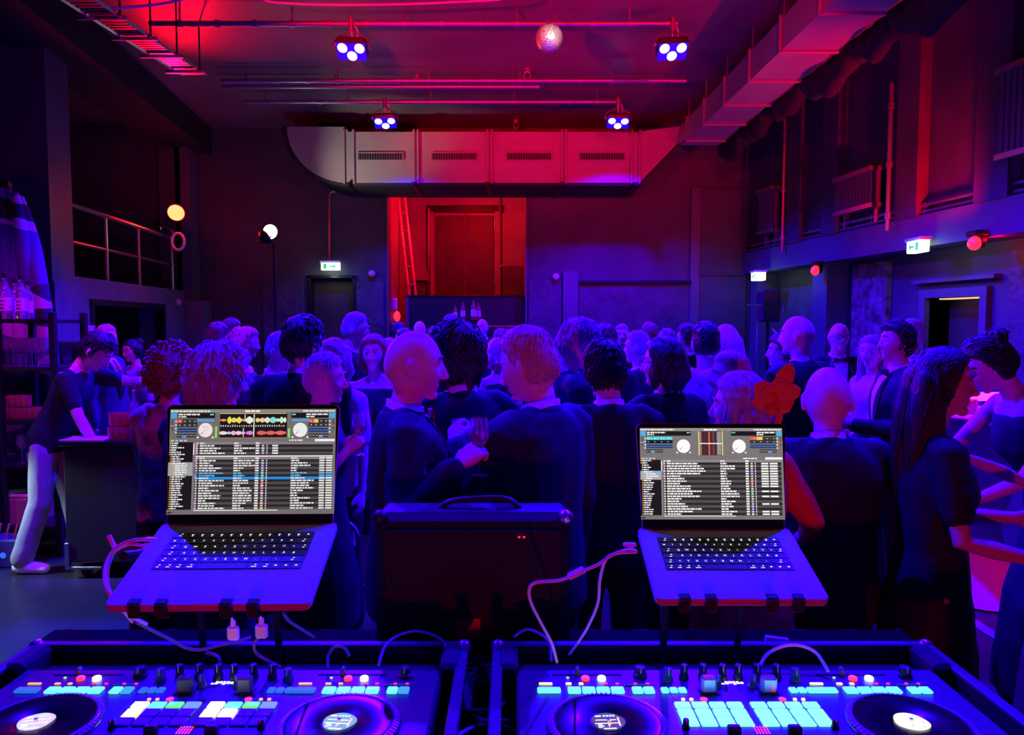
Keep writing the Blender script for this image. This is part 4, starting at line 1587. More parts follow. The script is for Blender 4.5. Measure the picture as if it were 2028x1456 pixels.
FL, TL = fit_laptop(412, 1212, 1.262, .248, 1048)
FR, TR = fit_laptop(1470, 1201, 1.305, .221, 1058)
laptop(FL, .3557, .248, .245, TL, R(90 + 0) - TL + R(-9) * -1 * -1 if False else R(81) - TL, 'L', 'larger open laptop with waveforms on screen, left', R(1.2))
laptop(FR, .3126, .221, .219, TR, R(81) - TR, 'R', 'smaller open laptop with a long track list, right', R(-.3))


def laptop_stand(F_, tilt, xs, basepx, label, clips, m='black_metal'):
    o = thing('laptop_stand', label, 'laptop stand', (F_.x, YB + .085, TZ), 0, 'laptop stands')
    Lz = lambda y: F_.z - TZ - .004 + y * math.tan(tilt)
    for bx in basepx:
        x = onz(bx, 1270, .975).x - F_.x
        yb = .0
        ytop = F_.y + .17 - (YB + .085)
        pts = spline([(x, -.004, .012), (x, -.004, .16), (x, ytop * .3, (Lz(.2)) * .8), (x, ytop, Lz(.16) - .006)], 6)
        MB().tube(pts, .009, 8).build('post', m, o, True)
        MB().box((x, -.005, .006), (.05, .06, .012), .003).build('foot', 'rubber', o)
    Mt = Matrix.Rotation(tilt, 3, 'X')
    oy = F_.y - (YB + .085)
    for cx in clips:
        x = onz(cx, 1205, F_.z).x - F_.x
        MB().box(tuple(Vector((x, oy, F_.z - TZ)) + Mt @ Vector((0, .1, -.006))), (.022, .21, .006), .002, Mt).build('support_arm', m, o)
        cl = MB().box(tuple(Vector((x, oy, F_.z - TZ)) + Mt @ Vector((0, -.006, .006))), (.021, .010, .028), .003, Mt)
        cl.box(tuple(Vector((x, oy, F_.z - TZ)) + Mt @ Vector((0, .002, .0195))), (.021, .016, .005), .002, Mt)
        cl.build('clip', 'rubber', o)
    MB().box(tuple(Vector((0, oy, F_.z - TZ)) + Mt @ Vector((0, .15, -.012))), (.24, .03, .008), .002, Mt).build('cross_bar', m, o)
    return o


laptop_stand(FL, TL, 0, (393, 545), 'black stand holding the larger laptop', (278, 331, 457, 510))
laptop_stand(FR, TR, 0, (1318, 1467), 'black stand holding the smaller laptop', (1357, 1409, 1531, 1583))

# ------------------------------------------------------------------ monitor amplifier between the controllers
p0, p1 = at(741, 1018, 1.96), at(1131, 1018, 1.96)
aw, az = p1.x - p0.x, p0.z - TZ
amp = thing('monitor_speaker', 'black monitor speaker with a red label between the two controllers', 'loudspeaker', ((p0.x + p1.x) / 2, 1.96, TZ))
MB().box((0, .07, az / 2), (aw, .14, az), .02).build('cabinet', mat('tolex', (.008, .008, .010), .6, spec=.25, bump=.4, bscale=180), amp)
MB().box((0, -.004, az / 2 - .01), (aw - .05, .012, az - .06), .004).build('back_panel', mat('panel_black', (.005, .005, .006), .6, spec=.2), amp)
rp0 = at(927, 1243, 1.95)
MB().box((rp0.x - (p0.x + p1.x) / 2, -.0115, rp0.z - TZ), (.066, .003, .052)).build('red_label', mat('sticker_red', (.42, .03, .015), .7, spec=.2), amp)
MB().tube(spline([(-.1, .07, az - .004), (-.06, .07, az + .018), (.02, .07, az + .026), (.09, .07, az + .024), (.13, .07, az - .002)], 6), .008, 8).build('handle', 'black_plastic', amp, True)
for sx in (-1, 1):
    MB().ell((sx * (aw / 2 - .014), .012, az - .014), (.022, .022, .022), 12, 8).build('corner', 'steel' if sx > 0 else 'black_metal', amp, True)
    MB().ell((sx * (aw / 2 - .014), .012, .014), (.02, .02, .014), 12, 8).build('corner', 'black_metal', amp, True)
for dx in (.165, .178):
    MB().ell((dx - .04, -.012, az - .06), (.004, .003, .003), 8, 6).build('status_light', 'em_red_dim', amp, True)


# ------------------------------------------------------------------ cables
def cable(name, pts, r, m, label, cat='cable'):
    return tag(MB().tube(spline(pts, 6), r * .82, 7).build(name, m, None, True), label, cat)


P = at
mat('cable_grey', (.13, .13, .18), .5)
cable('usb_cable', [P(1255, 1085, 1.44), P(1215, 1098, 1.44), P(1185, 1118, 1.45), P(1150, 1133, 1.47), P(1110, 1149, 1.5), P(1062, 1154, 1.52), P(1048, 1168, 1.53), P(1052, 1195, 1.55),
                    P(1073, 1237, 1.6), P(1093, 1275, 1.64), P(1103, 1312, 1.66)], .0042, 'cable_white', 'white cable with a kink hanging from the smaller laptop')
a, b = P(1128, 1142, 1.482), P(1154, 1129, 1.468)
tag(MB().cyl(a, b, .0085, n=6).build('cable_clamp', 'cable_white'), 'white hexagonal sleeve on the kinked laptop cable', 'cable clamp')
cable('usb_cable', [P(1257, 1093, 1.43), P(1215, 1098, 1.45), P(1198, 1112, 1.47), P(1188, 1150, 1.52), P(1184, 1195, 1.58), P(1165, 1240, 1.66), P(1148, 1268, 1.72), P(1128, 1296, 1.76)], .004, 'cable_white',
      'pale cable curving down from the smaller laptop')
for k, (px, py, Y, lab) in enumerate(((1247, 1079, 1.43, 'plug in the side of the smaller laptop, upper'), (1249, 1092, 1.43, 'plug in the side of the smaller laptop, lower'),
                                      (300, 1068, 1.44, 'plug in the side of the larger laptop, upper'), (296, 1080, 1.43, 'plug in the side of the larger laptop, lower'))):
    tag(MB().box(P(px, py, Y), (.026, .012, .007), .002).build('cable_plug', 'white_plastic'), lab, 'plug')
cable('usb_cable', [P(292, 1068, 1.44), P(262, 1071, 1.44), P(232, 1084, 1.43), P(213, 1110, 1.41), P(207, 1142, 1.38), P(212, 1168, 1.36), P(222, 1184, 1.36), P(250, 1215, 1.42), P(290, 1236, 1.52)], .0045, 'cable_white',
      'pale cable looping at the left side of the larger laptop')
cable('usb_cable', [P(285, 1081, 1.43), P(255, 1079, 1.44), P(228, 1092, 1.44), P(216, 1118, 1.42), P(213, 1150, 1.40), P(222, 1178, 1.38), P(262, 1232, 1.46)], .004, 'cable_white', 'second pale cable looping beside the larger laptop')
tag(MB().box(P(221, 1072, 1.44), (.010, .006, .026), .002, Matrix.Rotation(R(-25), 3, 'Y')).build('cable_tie', 'white_plastic'), 'short hook-and-loop strap on the looping cable', 'cable tie')
cable('audio_cable', [P(270, 1232, 1.5), P(300, 1248, 1.55), P(340, 1268, 1.6), P(370, 1284, 1.64), P(400, 1287, 1.66), P(440, 1277, 1.67), P(480, 1268, 1.68), P(497, 1262, 1.69)], .0045, 'cable_grey', 'grey cable sagging below the larger laptop')
cable('audio_cable', [P(408, 1293, 1.68), P(424, 1297, 1.68), P(433, 1304, 1.675), P(436, 1318, 1.67)], .005, 'cable_grey', 'short grey cable plugged into the left controller')
cable('audio_cable', [P(520, 1255, 1.62), P(508, 1268, 1.63), P(503, 1280, 1.64), P(508, 1294, 1.65), P(525, 1306, 1.66), P(556, 1322, 1.67)], .0045, 'cable_grey', 'grey cable curling past the power adapter')
cable('audio_cable', [P(561, 1215, 1.45), P(575, 1232, 1.52), P(600, 1248, 1.6), P(622, 1262, 1.68)], .004, 'cable_grey', 'grey cable dropping behind the right end of the larger laptop')
cable('audio_cable', [P(650, 1322, 1.68), P(650, 1300, 1.7), P(660, 1284, 1.71), P(672, 1280, 1.71), P(684, 1286, 1.71), P(692, 1300, 1.7)], .0045, 'cable_grey', 'grey cable arching behind the left controller')
cable('audio_cable', [P(750, 1318, 1.68), P(762, 1282, 1.74), P(785, 1262, 1.78), P(822, 1251, 1.8), P(855, 1258, 1.8), P(878, 1272, 1.8), P(884, 1290, 1.78)], .0045, 'cable_grey', 'dark grey cable arching in front of the monitor speaker, left')
cable('audio_cable', [P(1018, 1262, 1.78), P(1040, 1248, 1.8), P(1062, 1252, 1.78), P(1088, 1272, 1.74), P(1092, 1310, 1.7)], .0045, 'cable_grey', 'dark grey cable arching in front of the monitor speaker, right')
cable('audio_cable', [P(1505, 1318, 1.68), P(1520, 1296, 1.7), P(1548, 1281, 1.71), P(1580, 1278, 1.71), P(1612, 1290, 1.7), P(1630, 1312, 1.68), P(1640, 1330, 1.66)], .005, 'cable_white', 'pale cable arching over the right controller')
for px, py, Y, lab in ((462, 1254, 1.62, 'white power adapter hanging under the larger laptop, left'), (518, 1250, 1.6, 'white power adapter hanging under the larger laptop, right')):
    o = thing('power_adapter', lab, 'adapter', P(px, py, Y), 0, 'white power adapters')
    MB().box((0, 0, 0), (.027, .012, .032), .004).build('body', 'white_plastic', o)
    MB().box((0, 0, .022), (.011, .008, .016), .002).build('plug', 'cable_white', o)
    MB().tube([(0, 0, .028), (.001, -.02, .05), (0, -.06, .062)], .003, 6).build('lead', 'cable_white', o, True)
# coiled black cables and headphones between the cases
for k, (px, lab) in enumerate(((945, 'black cable coil lying between the flight cases'), (985, 'second black cable coil between the flight cases'))):
    c = onz(px, 1400 + 20 * k, TZ + .03)
    mb = MB()
    for j in range(4):
        mb.tube([(c.x + (.06 + .006 * j) * math.cos(t), c.y + .1 + (.12 + .008 * j) * math.sin(t), TZ + .008 + .01 * j + .006 * math.sin(3 * t)) for t in np.linspace(0, 2 * PI, 26, endpoint=False)], .0045, 6, closed=True)
    tag(mb.build('cable_coil', 'cable_black', None, True), lab, 'cable')
hp = thing('headphones', 'black headphones lying between the two flight cases', 'headphones', (onz(975, 1420, TZ).x, 1.42, TZ))
MB().tube([(.085 * math.cos(t), .02 + .11 * math.sin(t), .03) for t in np.linspace(0, PI, 18)], .009, 8).build('headband', 'black_plastic', hp, True)
for sx in (-1, 1):
    MB().lathe([(.03, -.02), (.04, -.012), (.042, .01), (.034, .022), (.001, .024)], 20, c=(sx * .085, 0, .035), M=Matrix.Rotation(R(90), 3, 'Y')).build('ear_cup', 'black_plastic', hp, True)
pc = at(1537, 1264, 1.84)
tag(MB().box((pc.x, 1.835, pc.z - .004), (.06, .012, .018), .002, Matrix.Rotation(R(8), 3, 'Y')).build('note_card', 'paper'), 'small pale card on the rear rail of the right case', 'card')

# ------------------------------------------------------------------ bar counter and bar shelf, left
CY = 5.05
c0 = at(118, 876, CY - .1)
CTOP = c0.z
bar = thing('bar_counter', 'black mobile bar counter behind the larger laptop', 'bar counter', (c0.x + .5, CY + .2, 0))
MB().box((0, 0, CTOP / 2 + .04), (1.0, .55, CTOP - .14), .012).build('body', 'black_plastic', bar)
MB().box((0, 0, CTOP - .012), (1.05, .6, .035), .006).build('top', 'black_gloss', bar)
MB().box((-.49, -.27, .16), (.03, .03, .18), .004).build('corner_trim', 'steel', bar)
MB().box((-.38, -.272, .075), (.25, .02, .02), .003).build('base_trim', 'steel', bar)
for sx in (-.4, .4):
    for sy in (-.2, .2):
        MB().cyl((sx - .02, sy, .04), (sx + .02, sy, .04), .04, n=14).build('castor', 'rubber', bar, True)


def lathe_glass(name, prof, m, label, cat, loc, group, n=18):
    key = ('g', name, tuple(prof))
    if key not in _btn:
        _btn[key] = MB().lathe(prof, n).mesh(name, m, True, 60)
    return tag(put(name, _btn[key], None, loc), label, cat, group)


ORD = ('first', 'second', 'third', 'fourth', 'fifth', 'sixth', 'seventh')
TUMB = [(.001, .0), (.034, 0), (.037, .004), (.040, .09), (.0385, .09), (.0355, .008), (.001, .007)]
WINEP = [(.001, 0), (.034, 0), (.034, .002), (.006, .006), (.0035, .012), (.0035, .085), (.006, .094), (.026, .112), (.038, .140), (.039, .155), (.031, .215), (.030, .215), (.0375, .155), (.0365, .141),
         (.025, .115), (.004, .098), (.001, .097)]
BOTP = [(.001, 0), (.036, 0), (.038, .004), (.038, .19), (.034, .205), (.017, .235), (.0145, .25), (.0145, .30), (.016, .302), (.016, .312), (.001, .312)]


def bottle(loc, m, label, group, lab_m='paper', pour=False, s=1.0):
    o = thing('bottle', label, 'bottle', loc, 0, group)
    key = ('bot', m, s)
    if key not in _btn:
        _btn[key] = MB().lathe([(r * s, z * s) for r, z in BOTP], 18).mesh('bottle_body', m, True, 60)
        _btn[('lab', s)] = MB().lathe([(.0388 * s, .055 * s), (.0392 * s, .055 * s), (.0392 * s, .15 * s), (.0388 * s, .15 * s)], 18, cap=False).mesh('label_band', lab_m, True)
        _btn[('cap', s)] = MB().lathe([(.017 * s, .285 * s), (.018 * s, .287 * s), (.018 * s, .316 * s), (.001, .318 * s)], 14).mesh('cap', 'black_plastic', True)
        pr = MB()
        for k in range(3):
            pr.box((0, -.0395 * s, (.075 + .025 * k) * s), (.03 * s, .001, .006 * s), 0, Matrix.Rotation(R(12), 3, 'Y'))
        _btn[('lp', s)] = pr.mesh('label_print', 'black_plastic')
    put('glass_body', _btn[key], o)
    if not pour:
        lb = put('label_band', _btn[('lab', s)], o)
        put('label_print', _btn[('lp', s)], lb)
        put('cap', _btn[('cap', s)], o)
    else:
        MB().lathe([(.012, .30), (.014, .315), (.006, .325), (.004, .36), (.003, .375)], 10).build('pourer', 'chrome', o, True)
    return o


mat('glass_clear_bottle', (.85, .9, .95), .04, trans=.9, ior=1.45)
mat('glass_red', (.95, .25, .3), .08, trans=.75, ior=1.4)
bz = CTOP + .006
bottle((at(262, 830, 5.25).x, 5.28, bz), 'glass_clear_bottle', 'clear bottle with a pourer standing on the bar counter', 'bottles on the bar counter', pour=True, s=1.0)
i = 0
for row, yy in enumerate((5.02, 5.1)):
    for k in range(3):
        i += 1
        lathe_glass('tumbler', TUMB, 'glass_red', ORD[k] + ' red-tinted tumbler from the left on the bar, ' + ('front' if row == 0 else 'back') + ' row', 'glass', (at(226 + 13 * k, 875, 5.02).x + .01 * row, yy, bz), 'tumblers on the bar counter front')
for row in range(2):
    for k in range(4):
        lathe_glass('tumbler', TUMB, 'glass', ORD[k] + ' clear tumbler from the left beside the pourer bottle, ' + ('front' if row == 0 else 'back') + ' row', 'glass', (at(240 + 15 * k, 845, 5.35).x, 5.36 + .09 * row, bz), 'tumblers around the pourer bottle')
for k in range(4):
    lathe_glass('tumbler', TUMB, 'glass', ORD[k] + ' clear tumbler from the left stacked on the red-tinted glasses', 'glass', (at(228 + 12 * k, 850, 5.06).x, 5.06, bz + .092), 'tumblers stacked on the red-tinted glasses')
ty = at(172, 871, 4.98)
tr_ = thing('serving_tray', 'flat pale serving tray on the near edge of the bar', 'tray', (ty.x, 5.0, bz))
MB().box((0, 0, .006), (.3, .16, .012), .004).build('tray', mat('tray_pale', (.6, .6, .66), .4), tr_)
MB().tube([(-.15, -.08, .012), (.15, -.08, .012), (.15, .08, .012), (-.15, .08, .012)], .005, 6, closed=True).build('rim', 'tray_pale', tr_)
# blue-lit jug held above the bar
SY = 5.5
s0, s1 = at(-30, 600, SY).x, at(106, 600, SY).x
shelf = thing('bar_shelf', 'black metal bar shelf with bottles and glasses, far left', 'shelf', (0, 0, 0))
levels = [at(60, 632, SY).z, at(60, 727, SY).z, at(60, 832, SY).z, at(60, 920, SY).z, at(60, 1040, SY).z, .1]
for z in levels:
    MB().box(((s0 + s1) / 2 - .2, SY + .18, z - .015), (s1 - s0 + .4, .42, .03), .004).build('shelf_board', 'black_metal', shelf)
for x in (s0 - .38, at(4, 800, SY).x, s1):
    for y in (SY - .02, SY + .38):
        if x > -3.4 or y < SY or True:
            MB().box((x, y, (levels[0] + .05) / 2), (.045, .045, levels[0] + .05), .004).build('post', 'black_metal', shelf)
gb = 'bottles on top of the bar shelf'
for k, (px, dy, s, lab) in enumerate(((0, .12, 1.0, 'labelled bottle cut by the left picture edge on the bar shelf'), (12, .05, 1.08, 'tall bottle second from the left on the bar shelf'), (32, .14, .96, 'bottle behind the middle of the bar shelf row'),
                                      (44, .05, 1.04, 'tall labelled bottle right of the middle on the bar shelf'), (57, .1, .9, 'rightmost labelled bottle on the bar shelf'))):
    bottle((at(px, 620, SY + dy).x, SY + dy, levels[0]), 'glass_clear_bottle', lab, gb, mat('label_pale', (.62, .62, .8), .7), s=s)
for row in range(2):
    for k in range(7):
        lathe_glass('wine_glass', WINEP, 'glass', ORD[k] + ' wine glass from the left on the second bar shelf, ' + ('front' if row == 0 else 'back') + ' row', 'wine glass', (at(16 + 12 * k, 720, SY + .05 + .12 * row).x + .03 * row, SY + .05 + .12 * row, levels[1]), 'wine glasses on the second bar shelf', 16)
for k in range(7):
    lathe_glass('tumbler', TUMB, 'glass', ORD[k] + ' clear tumbler from the left, lower row of the third bar shelf', 'glass', (at(16 + 12 * k, 830, SY + .06).x, SY + .06, levels[2]), 'tumblers in the lower row, third bar shelf')
for k in range(4):
    lathe_glass('tumbler', TUMB, 'glass_red', ORD[k] + ' pink tumbler from the left, upper row of the third bar shelf', 'glass', (at(16 + 12 * k, 830, SY + .06).x + .005, SY + .06, levels[2] + .092), 'tumblers in the upper row, third bar shelf')
lathe_glass('wine_glass', WINEP, 'glass', 'single wine glass on the fourth bar shelf', 'wine glass', (at(45, 918, SY + .06).x, SY + .06, levels[3]), None, 16)
lathe_glass('tumbler', [(r * 1.6, z) for r, z in TUMB], 'glass', 'single wide tumbler on the fourth bar shelf', 'glass', (at(66, 918, SY + .06).x, SY + .08, levels[3]), None)
bx = thing('cardboard_box', 'reddish carton on the lowest bar shelf', 'box', (at(40, 1080, SY + .1).x, SY + .16, levels[5]))
MB().box((0, 0, .16), (.3, .28, .32), .006).build('carton', mat('carton', (.42, .16, .1), .8), bx)
MB().box((0, 0, .335), (.26, .2, .03), .01).build('folded_cloth', 'white_cloth', bx)
cr = thing('bottle_crate', 'dark crate in front of the carton under the bar shelf', 'crate', (at(30, 1085, SY - .14).x, SY - .2, 0))
MB().box((0, 0, .1), (.24, .2, .2), .008).build('crate_body', mat('crate_blue', (.05, .05, .16), .6), cr)
for k in range(3):
    MB().tube([(-.07 + .06 * k, -.02, .2), (-.04 + .06 * k, -.02, .3)], .008, 6).build('utensil', mat('utensil_red', (.8, .2, .15), .5), cr, True)
MB().ell((.02, -.101, .09), (.022, .004, .022), 12, 8).build('emblem', 'lit_deepblue', cr, True)
fr = thing('drinks_fridge', 'black drinks cooler beside the bartender', 'fridge', (at(128, 800, 6.6).x, 6.75, 0))
fz = at(128, 678, 6.6).z
MB().box((0, 0, fz / 2 + .03), (.6, .5, fz - .06), .015).build('body', 'black_plastic', fr)
MB().box((0, -.255, fz / 2 + .03), (.52, .015, fz - .16), .006).build('glass_door', 'black_gloss', fr)
for sx in (-.25, .25):
    MB().box((sx, 0, .02), (.05, .4, .04)).build('foot', 'rubber', fr)
q = at(151, 714, 6.4)
tag(MB().lathe([(.001, 0), (.05, 0), (.055, .15), (.05, .15), (.045, .01), (.001, .01)], 18).build('glass_pitcher', mat('pitcher', (.8, .95, .9), .1, trans=.6), None, True, (q.x, 6.6, fz)), 'pale glass pitcher standing behind the bartender', 'pitcher')

# patterned cloth bundle hanging behind the shelf
def mat_bands():
    m = bpy.data.materials.new('banded_cloth')
    m.use_nodes = True
    nt = m.node_tree
    b = nt.nodes['Principled BSDF']
    tc = nt.nodes.new('ShaderNodeTexCoord')
    mp = nt.nodes.new('ShaderNodeMapping')
    mp.inputs['Scale'].default_value = (1.2, .3, 3.3)
    nt.links.new(tc.outputs['Object'], mp.inputs['Vector'])
    n = nt.nodes.new('ShaderNodeTexVoronoi')
    n.inputs['Scale'].default_value = 1.6
    nt.links.new(mp.outputs[0], n.inputs['Vector'])
    r = nt.nodes.new('ShaderNodeValToRGB')
    r.color_ramp.interpolation = 'CONSTANT'
    e = r.color_ramp.elements
    e[0].position, e[0].color = 0, (.02, .02, .04, 1)
    e[1].position, e[1].color = .62, (.55, .5, .55, 1)
    x = e.new(.35)
    x.color = (.08, .07, .2, 1)
    nt.links.new(n.outputs['Color'], r.inputs['Fac'])
    nt.links.new(r.outputs['Color'], b.inputs['Base Color'])
    b.inputs['Roughness'].default_value = .8
    MATS['banded_cloth'] = m


mat_bands()
dr = thing('patterned_drape', 'patterned cloth drape hanging behind the bar shelf', 'drape', (0, 0, 0))
MB().tube([at(-60, 372, 6.45), at(20, 366, 6.45)], .03, 8).build('hanging_pole', 'black_metal', dr, True)
for k, (x0, x1) in enumerate(((-34, -30), (-18, 2), (0, 24), (16, 46), (30, 72), (40, 98))):
    y0 = 372 + max(0, x0) ** 2 * .012
    pts = spline([at(x0, y0, 6.4 + .05 * (k % 2)), at(x0 + (x1 - x0) * .35, 470, 6.35 + .06 * (k % 2)), at(x0 + (x1 - x0) * .72, 590, 6.35), at(x1, 720, 6.4), at(x1 + 4, 1000, 6.45)], 5)
    rad = [.03 + .035 * min(1, i / 6) + .012 * i / len(pts) for i in range(len(pts))]
    MB().tube(pts, rad, 12).build('drape_fold', 'banded_cloth', dr, True)
# tall cocktail table with a white stretch cover, right
tbp = onz(1925, 1178, 0)
tz = at(1925, 815, tbp.y).z
ck = thing('cocktail_table', 'tall cocktail table in a white stretch cover glowing pink', 'table', (tbp.x, tbp.y, 0))
prof = [(.40, tz - .02), (.39, tz - .06), (.27, tz * .75), (.17, tz * .5), (.14, tz * .40), (.17, tz * .28), (.25, tz * .1), (.30, .01)]
rings = []
for (r, z) in prof:
    a = np.linspace(0, 2 * PI, 40, endpoint=False)
    rr = r * (1 + .06 * np.cos(4 * a) * (abs(z - tz * .4) / (tz * .6)))
    rings.append(np.stack([rr * np.cos(a), rr * np.sin(a), np.full(40, z)], 1))
MB().loft(rings).build('stretch_cover', 'white_cloth', ck, True)
MB().lathe([(.001, tz - .02), (.40, tz - .02), (.405, tz - .01), (.4, tz), (.001, tz)], 36).build('table_top', 'white_cloth', ck, True)
nap = [(-.2, -.36, tz + .003), (.3, -.32, tz + .003), (.16, -.44, tz - .3), (.08, -.46, tz - .33)]
MB().slab(nap, (0, .01, 0)).build('hanging_corner', 'white_cloth', ck)
MB().tube([(.14 * math.cos(t), .14 * math.sin(t), tz * .4) for t in np.linspace(0, 2 * PI, 24, endpoint=False)], .012, 6, closed=True).build('tie_band', 'white_cloth', ck)
lp = thing('table_lamp', 'glowing pink bar lamp lying on the cocktail table', 'lamp', (tbp.x + .05, tbp.y - .05, tz))
MB().cyl((-.16, 0, .1), (.16, 0, .1), .028, n=14).build('tube', mat('em_pink', (.6, .1, .4), .4, emis=(1, .02, .40), es=5), lp, True)
for sx in (-.12, .12):
    MB().box((sx, 0, .04), (.03, .06, .08), .006).build('foot', 'black_plastic', lp)
lathe_glass('tumbler', TUMB, 'glass', 'clear tumbler on the cocktail table', 'glass', (tbp.x - .13, tbp.y - .12, tz), None)
for k, (px, Y, z, s, lab) in enumerate(((917, 11.45, 1.70, .95, 'beer bottle leftmost on the back bar'), (902, 11.45, 1.80, .8, 'short bottle beside the leftmost beer bottle on the back bar'),
                                       (938, 11.4, 1.80, 1.05, 'tall pale-labelled bottle in the middle of the back bar'), (948, 11.45, 1.80, .92, 'shorter pink-lit bottle rightmost on the back bar'))):
    bottle((at(px, 640, Y).x, Y, 1.80), 'glass_red', lab, 'bottles on the back bar', s=s)

# ================================================================== people
mat('skin_fair', (.72, .50, .42), .5, spec=.4, var=.06, vscale=12)
mat('skin_tan', (.55, .36, .28), .5, spec=.4, var=.06, vscale=12)
mat('hair_black', (.015, .013, .014), .38, bump=.5, bscale=60, stretch=(3, 3, .6))
mat('hair_brown', (.10, .06, .045), .45, bump=.6, bscale=60, stretch=(3, 3, .6))
mat('hair_blond', (.55, .42, .28), .45, bump=.6, bscale=60, stretch=(3, 3, .6))
mat('hair_grey', (.42, .41, .42), .5, bump=.7, bscale=60, stretch=(3, 3, .6))
mat('hair_white', (.68, .66, .68), .5, bump=.7, bscale=60, stretch=(3, 3, .6))
mat('hair_red', (.32, .11, .07), .45, bump=.6, bscale=60, stretch=(3, 3, .6))
mat('suit_black', (.012, .012, .022), .8, spec=.2, bump=.25, bscale=7)
mat('suit_navy', (.014, .014, .045), .8, spec=.2, bump=.25, bscale=7)
mat('suit_grey', (.04, .04, .06), .75, bump=.25, bscale=7)
mat('satin_black', (.02, .02, .024), .28)
mat('shirt_white', (.8, .8, .83), .7, bump=.1, bscale=30)
mat('dress_black', (.012, .012, .024), .7, spec=.25, bump=.25, bscale=8)
mat('dress_red', (.72, .07, .04), .65, bump=.3, bscale=6)
mat('dress_pink', (.85, .45, .55), .65, bump=.3, bscale=6)
mat('top_light', (.62, .56, .58), .75, bump=.3, bscale=9)
mat('top_print', (.40, .34, .42), .75, bump=.3, bscale=9, var=.7, vscale=14)
mat('hoodie', (.66, .62, .66), .85, bump=.3, bscale=8)
mat('denim', (.10, .12, .2), .8, bump=.2, bscale=30)
mat('trouser_grey', (.30, .31, .33), .8, bump=.25, bscale=7)
mat('shoe_black', (.02, .02, .022), .3)
mat('shoe_white', (.8, .8, .8), .5)
mat('eye_white', (.8, .8, .8), .2)
mat('iris', (.05, .03, .02), .15)
mat('flower_red', (.85, .16, .03), .7, bump=.3, bscale=14)
mat('sequin', (.75, .5, .55), .25, metal=.6, bump=.8, bscale=90)

BAKE = []


def later(o, voxel, dec, m, disp=0., smooth=4, seed=0.):
    """record a volume that is fused into one continuous skin after all people are laid out"""
    md = o.modifiers.new('fuse', 'REMESH')
    md.mode, md.voxel_size = 'VOXEL', voxel
    ms = o.modifiers.new('relax', 'SMOOTH')
    ms.factor, ms.iterations = .5, smooth
    if dec < 1:
        d_ = o.modifiers.new('thin', 'DECIMATE')
        d_.ratio = dec
    BAKE.append((o, m, disp, seed))


def sst(a, b, x):
    t = min(1, max(0, (x - a) / (b - a)))
    return t * t * (3 - 2 * t)


HR = (.0755, .097, .117)       # half sizes of the skull


def head_point(u, infl=0.):
    """u: unit direction in the head frame (x right, y face, z up)"""
    x, y, z = u
    px, py, pz = x * HR[0], y * HR[1], z * HR[2]
    low = sst(.05, 1, -z)
    px *= 1 - .30 * low * (1 if y > -.2 else .6)
    if y < 0:
        py *= 1.06 - .34 * sst(.15, .9, -z)
    else:
        py *= .95 + .02 * z
        py += .012 * sst(.45, .95, -z) * y
    if z > .2:
        px *= 1.02
    # eye sockets, cheeks
    for s in (-1, 1):
        d2 = ((x - .40 * s) / .17) ** 2 + ((z - .06) / .13) ** 2
        if y > 0:
            py -= .011 * math.exp(-d2)
            d3 = ((x - .5 * s) / .2) ** 2 + ((z + .22) / .16) ** 2
            py += .005 * math.exp(-d3)
            d4 = ((x - .33 * s) / .28) ** 2 + ((z - .28) / .08) ** 2
            py += .005 * math.exp(-d4)
    n = math.sqrt(x * x / HR[0] ** 2 + y * y / HR[1] ** 2 + z * z / HR[2] ** 2)
    nx, ny, nz = x / HR[0] / n, y / HR[1] / n, z / HR[2] / n
    l = math.sqrt(nx * nx + ny * ny + nz * nz)
    return (px + nx / l * infl, py + ny / l * infl, pz + nz / l * infl)


def head_rings(nu, nv, fn):
    rings = []
    for j in range(nv + 1):
        ph = -PI / 2 + PI * (.03 + .94 * j / nv)
        ring = []
        for i in range(nu):
            a = 2 * PI * i / nu
            u = (math.cos(ph) * math.cos(a), math.cos(ph) * math.sin(a), math.sin(ph))
            ring.append(head_point(u, fn(u)))
        rings.append(ring)
    return rings


def build_head(mb, Mh):
    h = MB()
    h.loft(head_rings(32, 24, lambda u: 0.))
    h.limb([(0, .086, .020), (0, .098, -.008), (0, .108, -.029)], [.0075, .0095, .0112], 8)      # nose
    h.ell((-.010, .100, -.036), (.009, .010, .007), 8, 6)
    h.ell((.010, .100, -.036), (.009, .010, .007), 8, 6)
    h.ell((0, .0785, -.0585), (.022, .010, .0048), 12, 6)                                        # lips
    h.ell((0, .0765, -.0675), (.019, .010, .0055), 12, 6)
    h.ell((0, .064, -.094), (.024, .020, .018), 12, 8)                                           # chin
    for s in (-1, 1):
        h.ell((s * .078, -.008, -.008), (.0085, .017, .031), 10, 8, Matrix.Rotation(R(14) * s, 3, 'Z') @ Matrix.Rotation(R(-8), 3, 'X'))
        h.ell((s * .083, -.013, .004), (.0055, .012, .020), 8, 6)
    h.xf(Mh)
    mb.add(h.v, h.f)


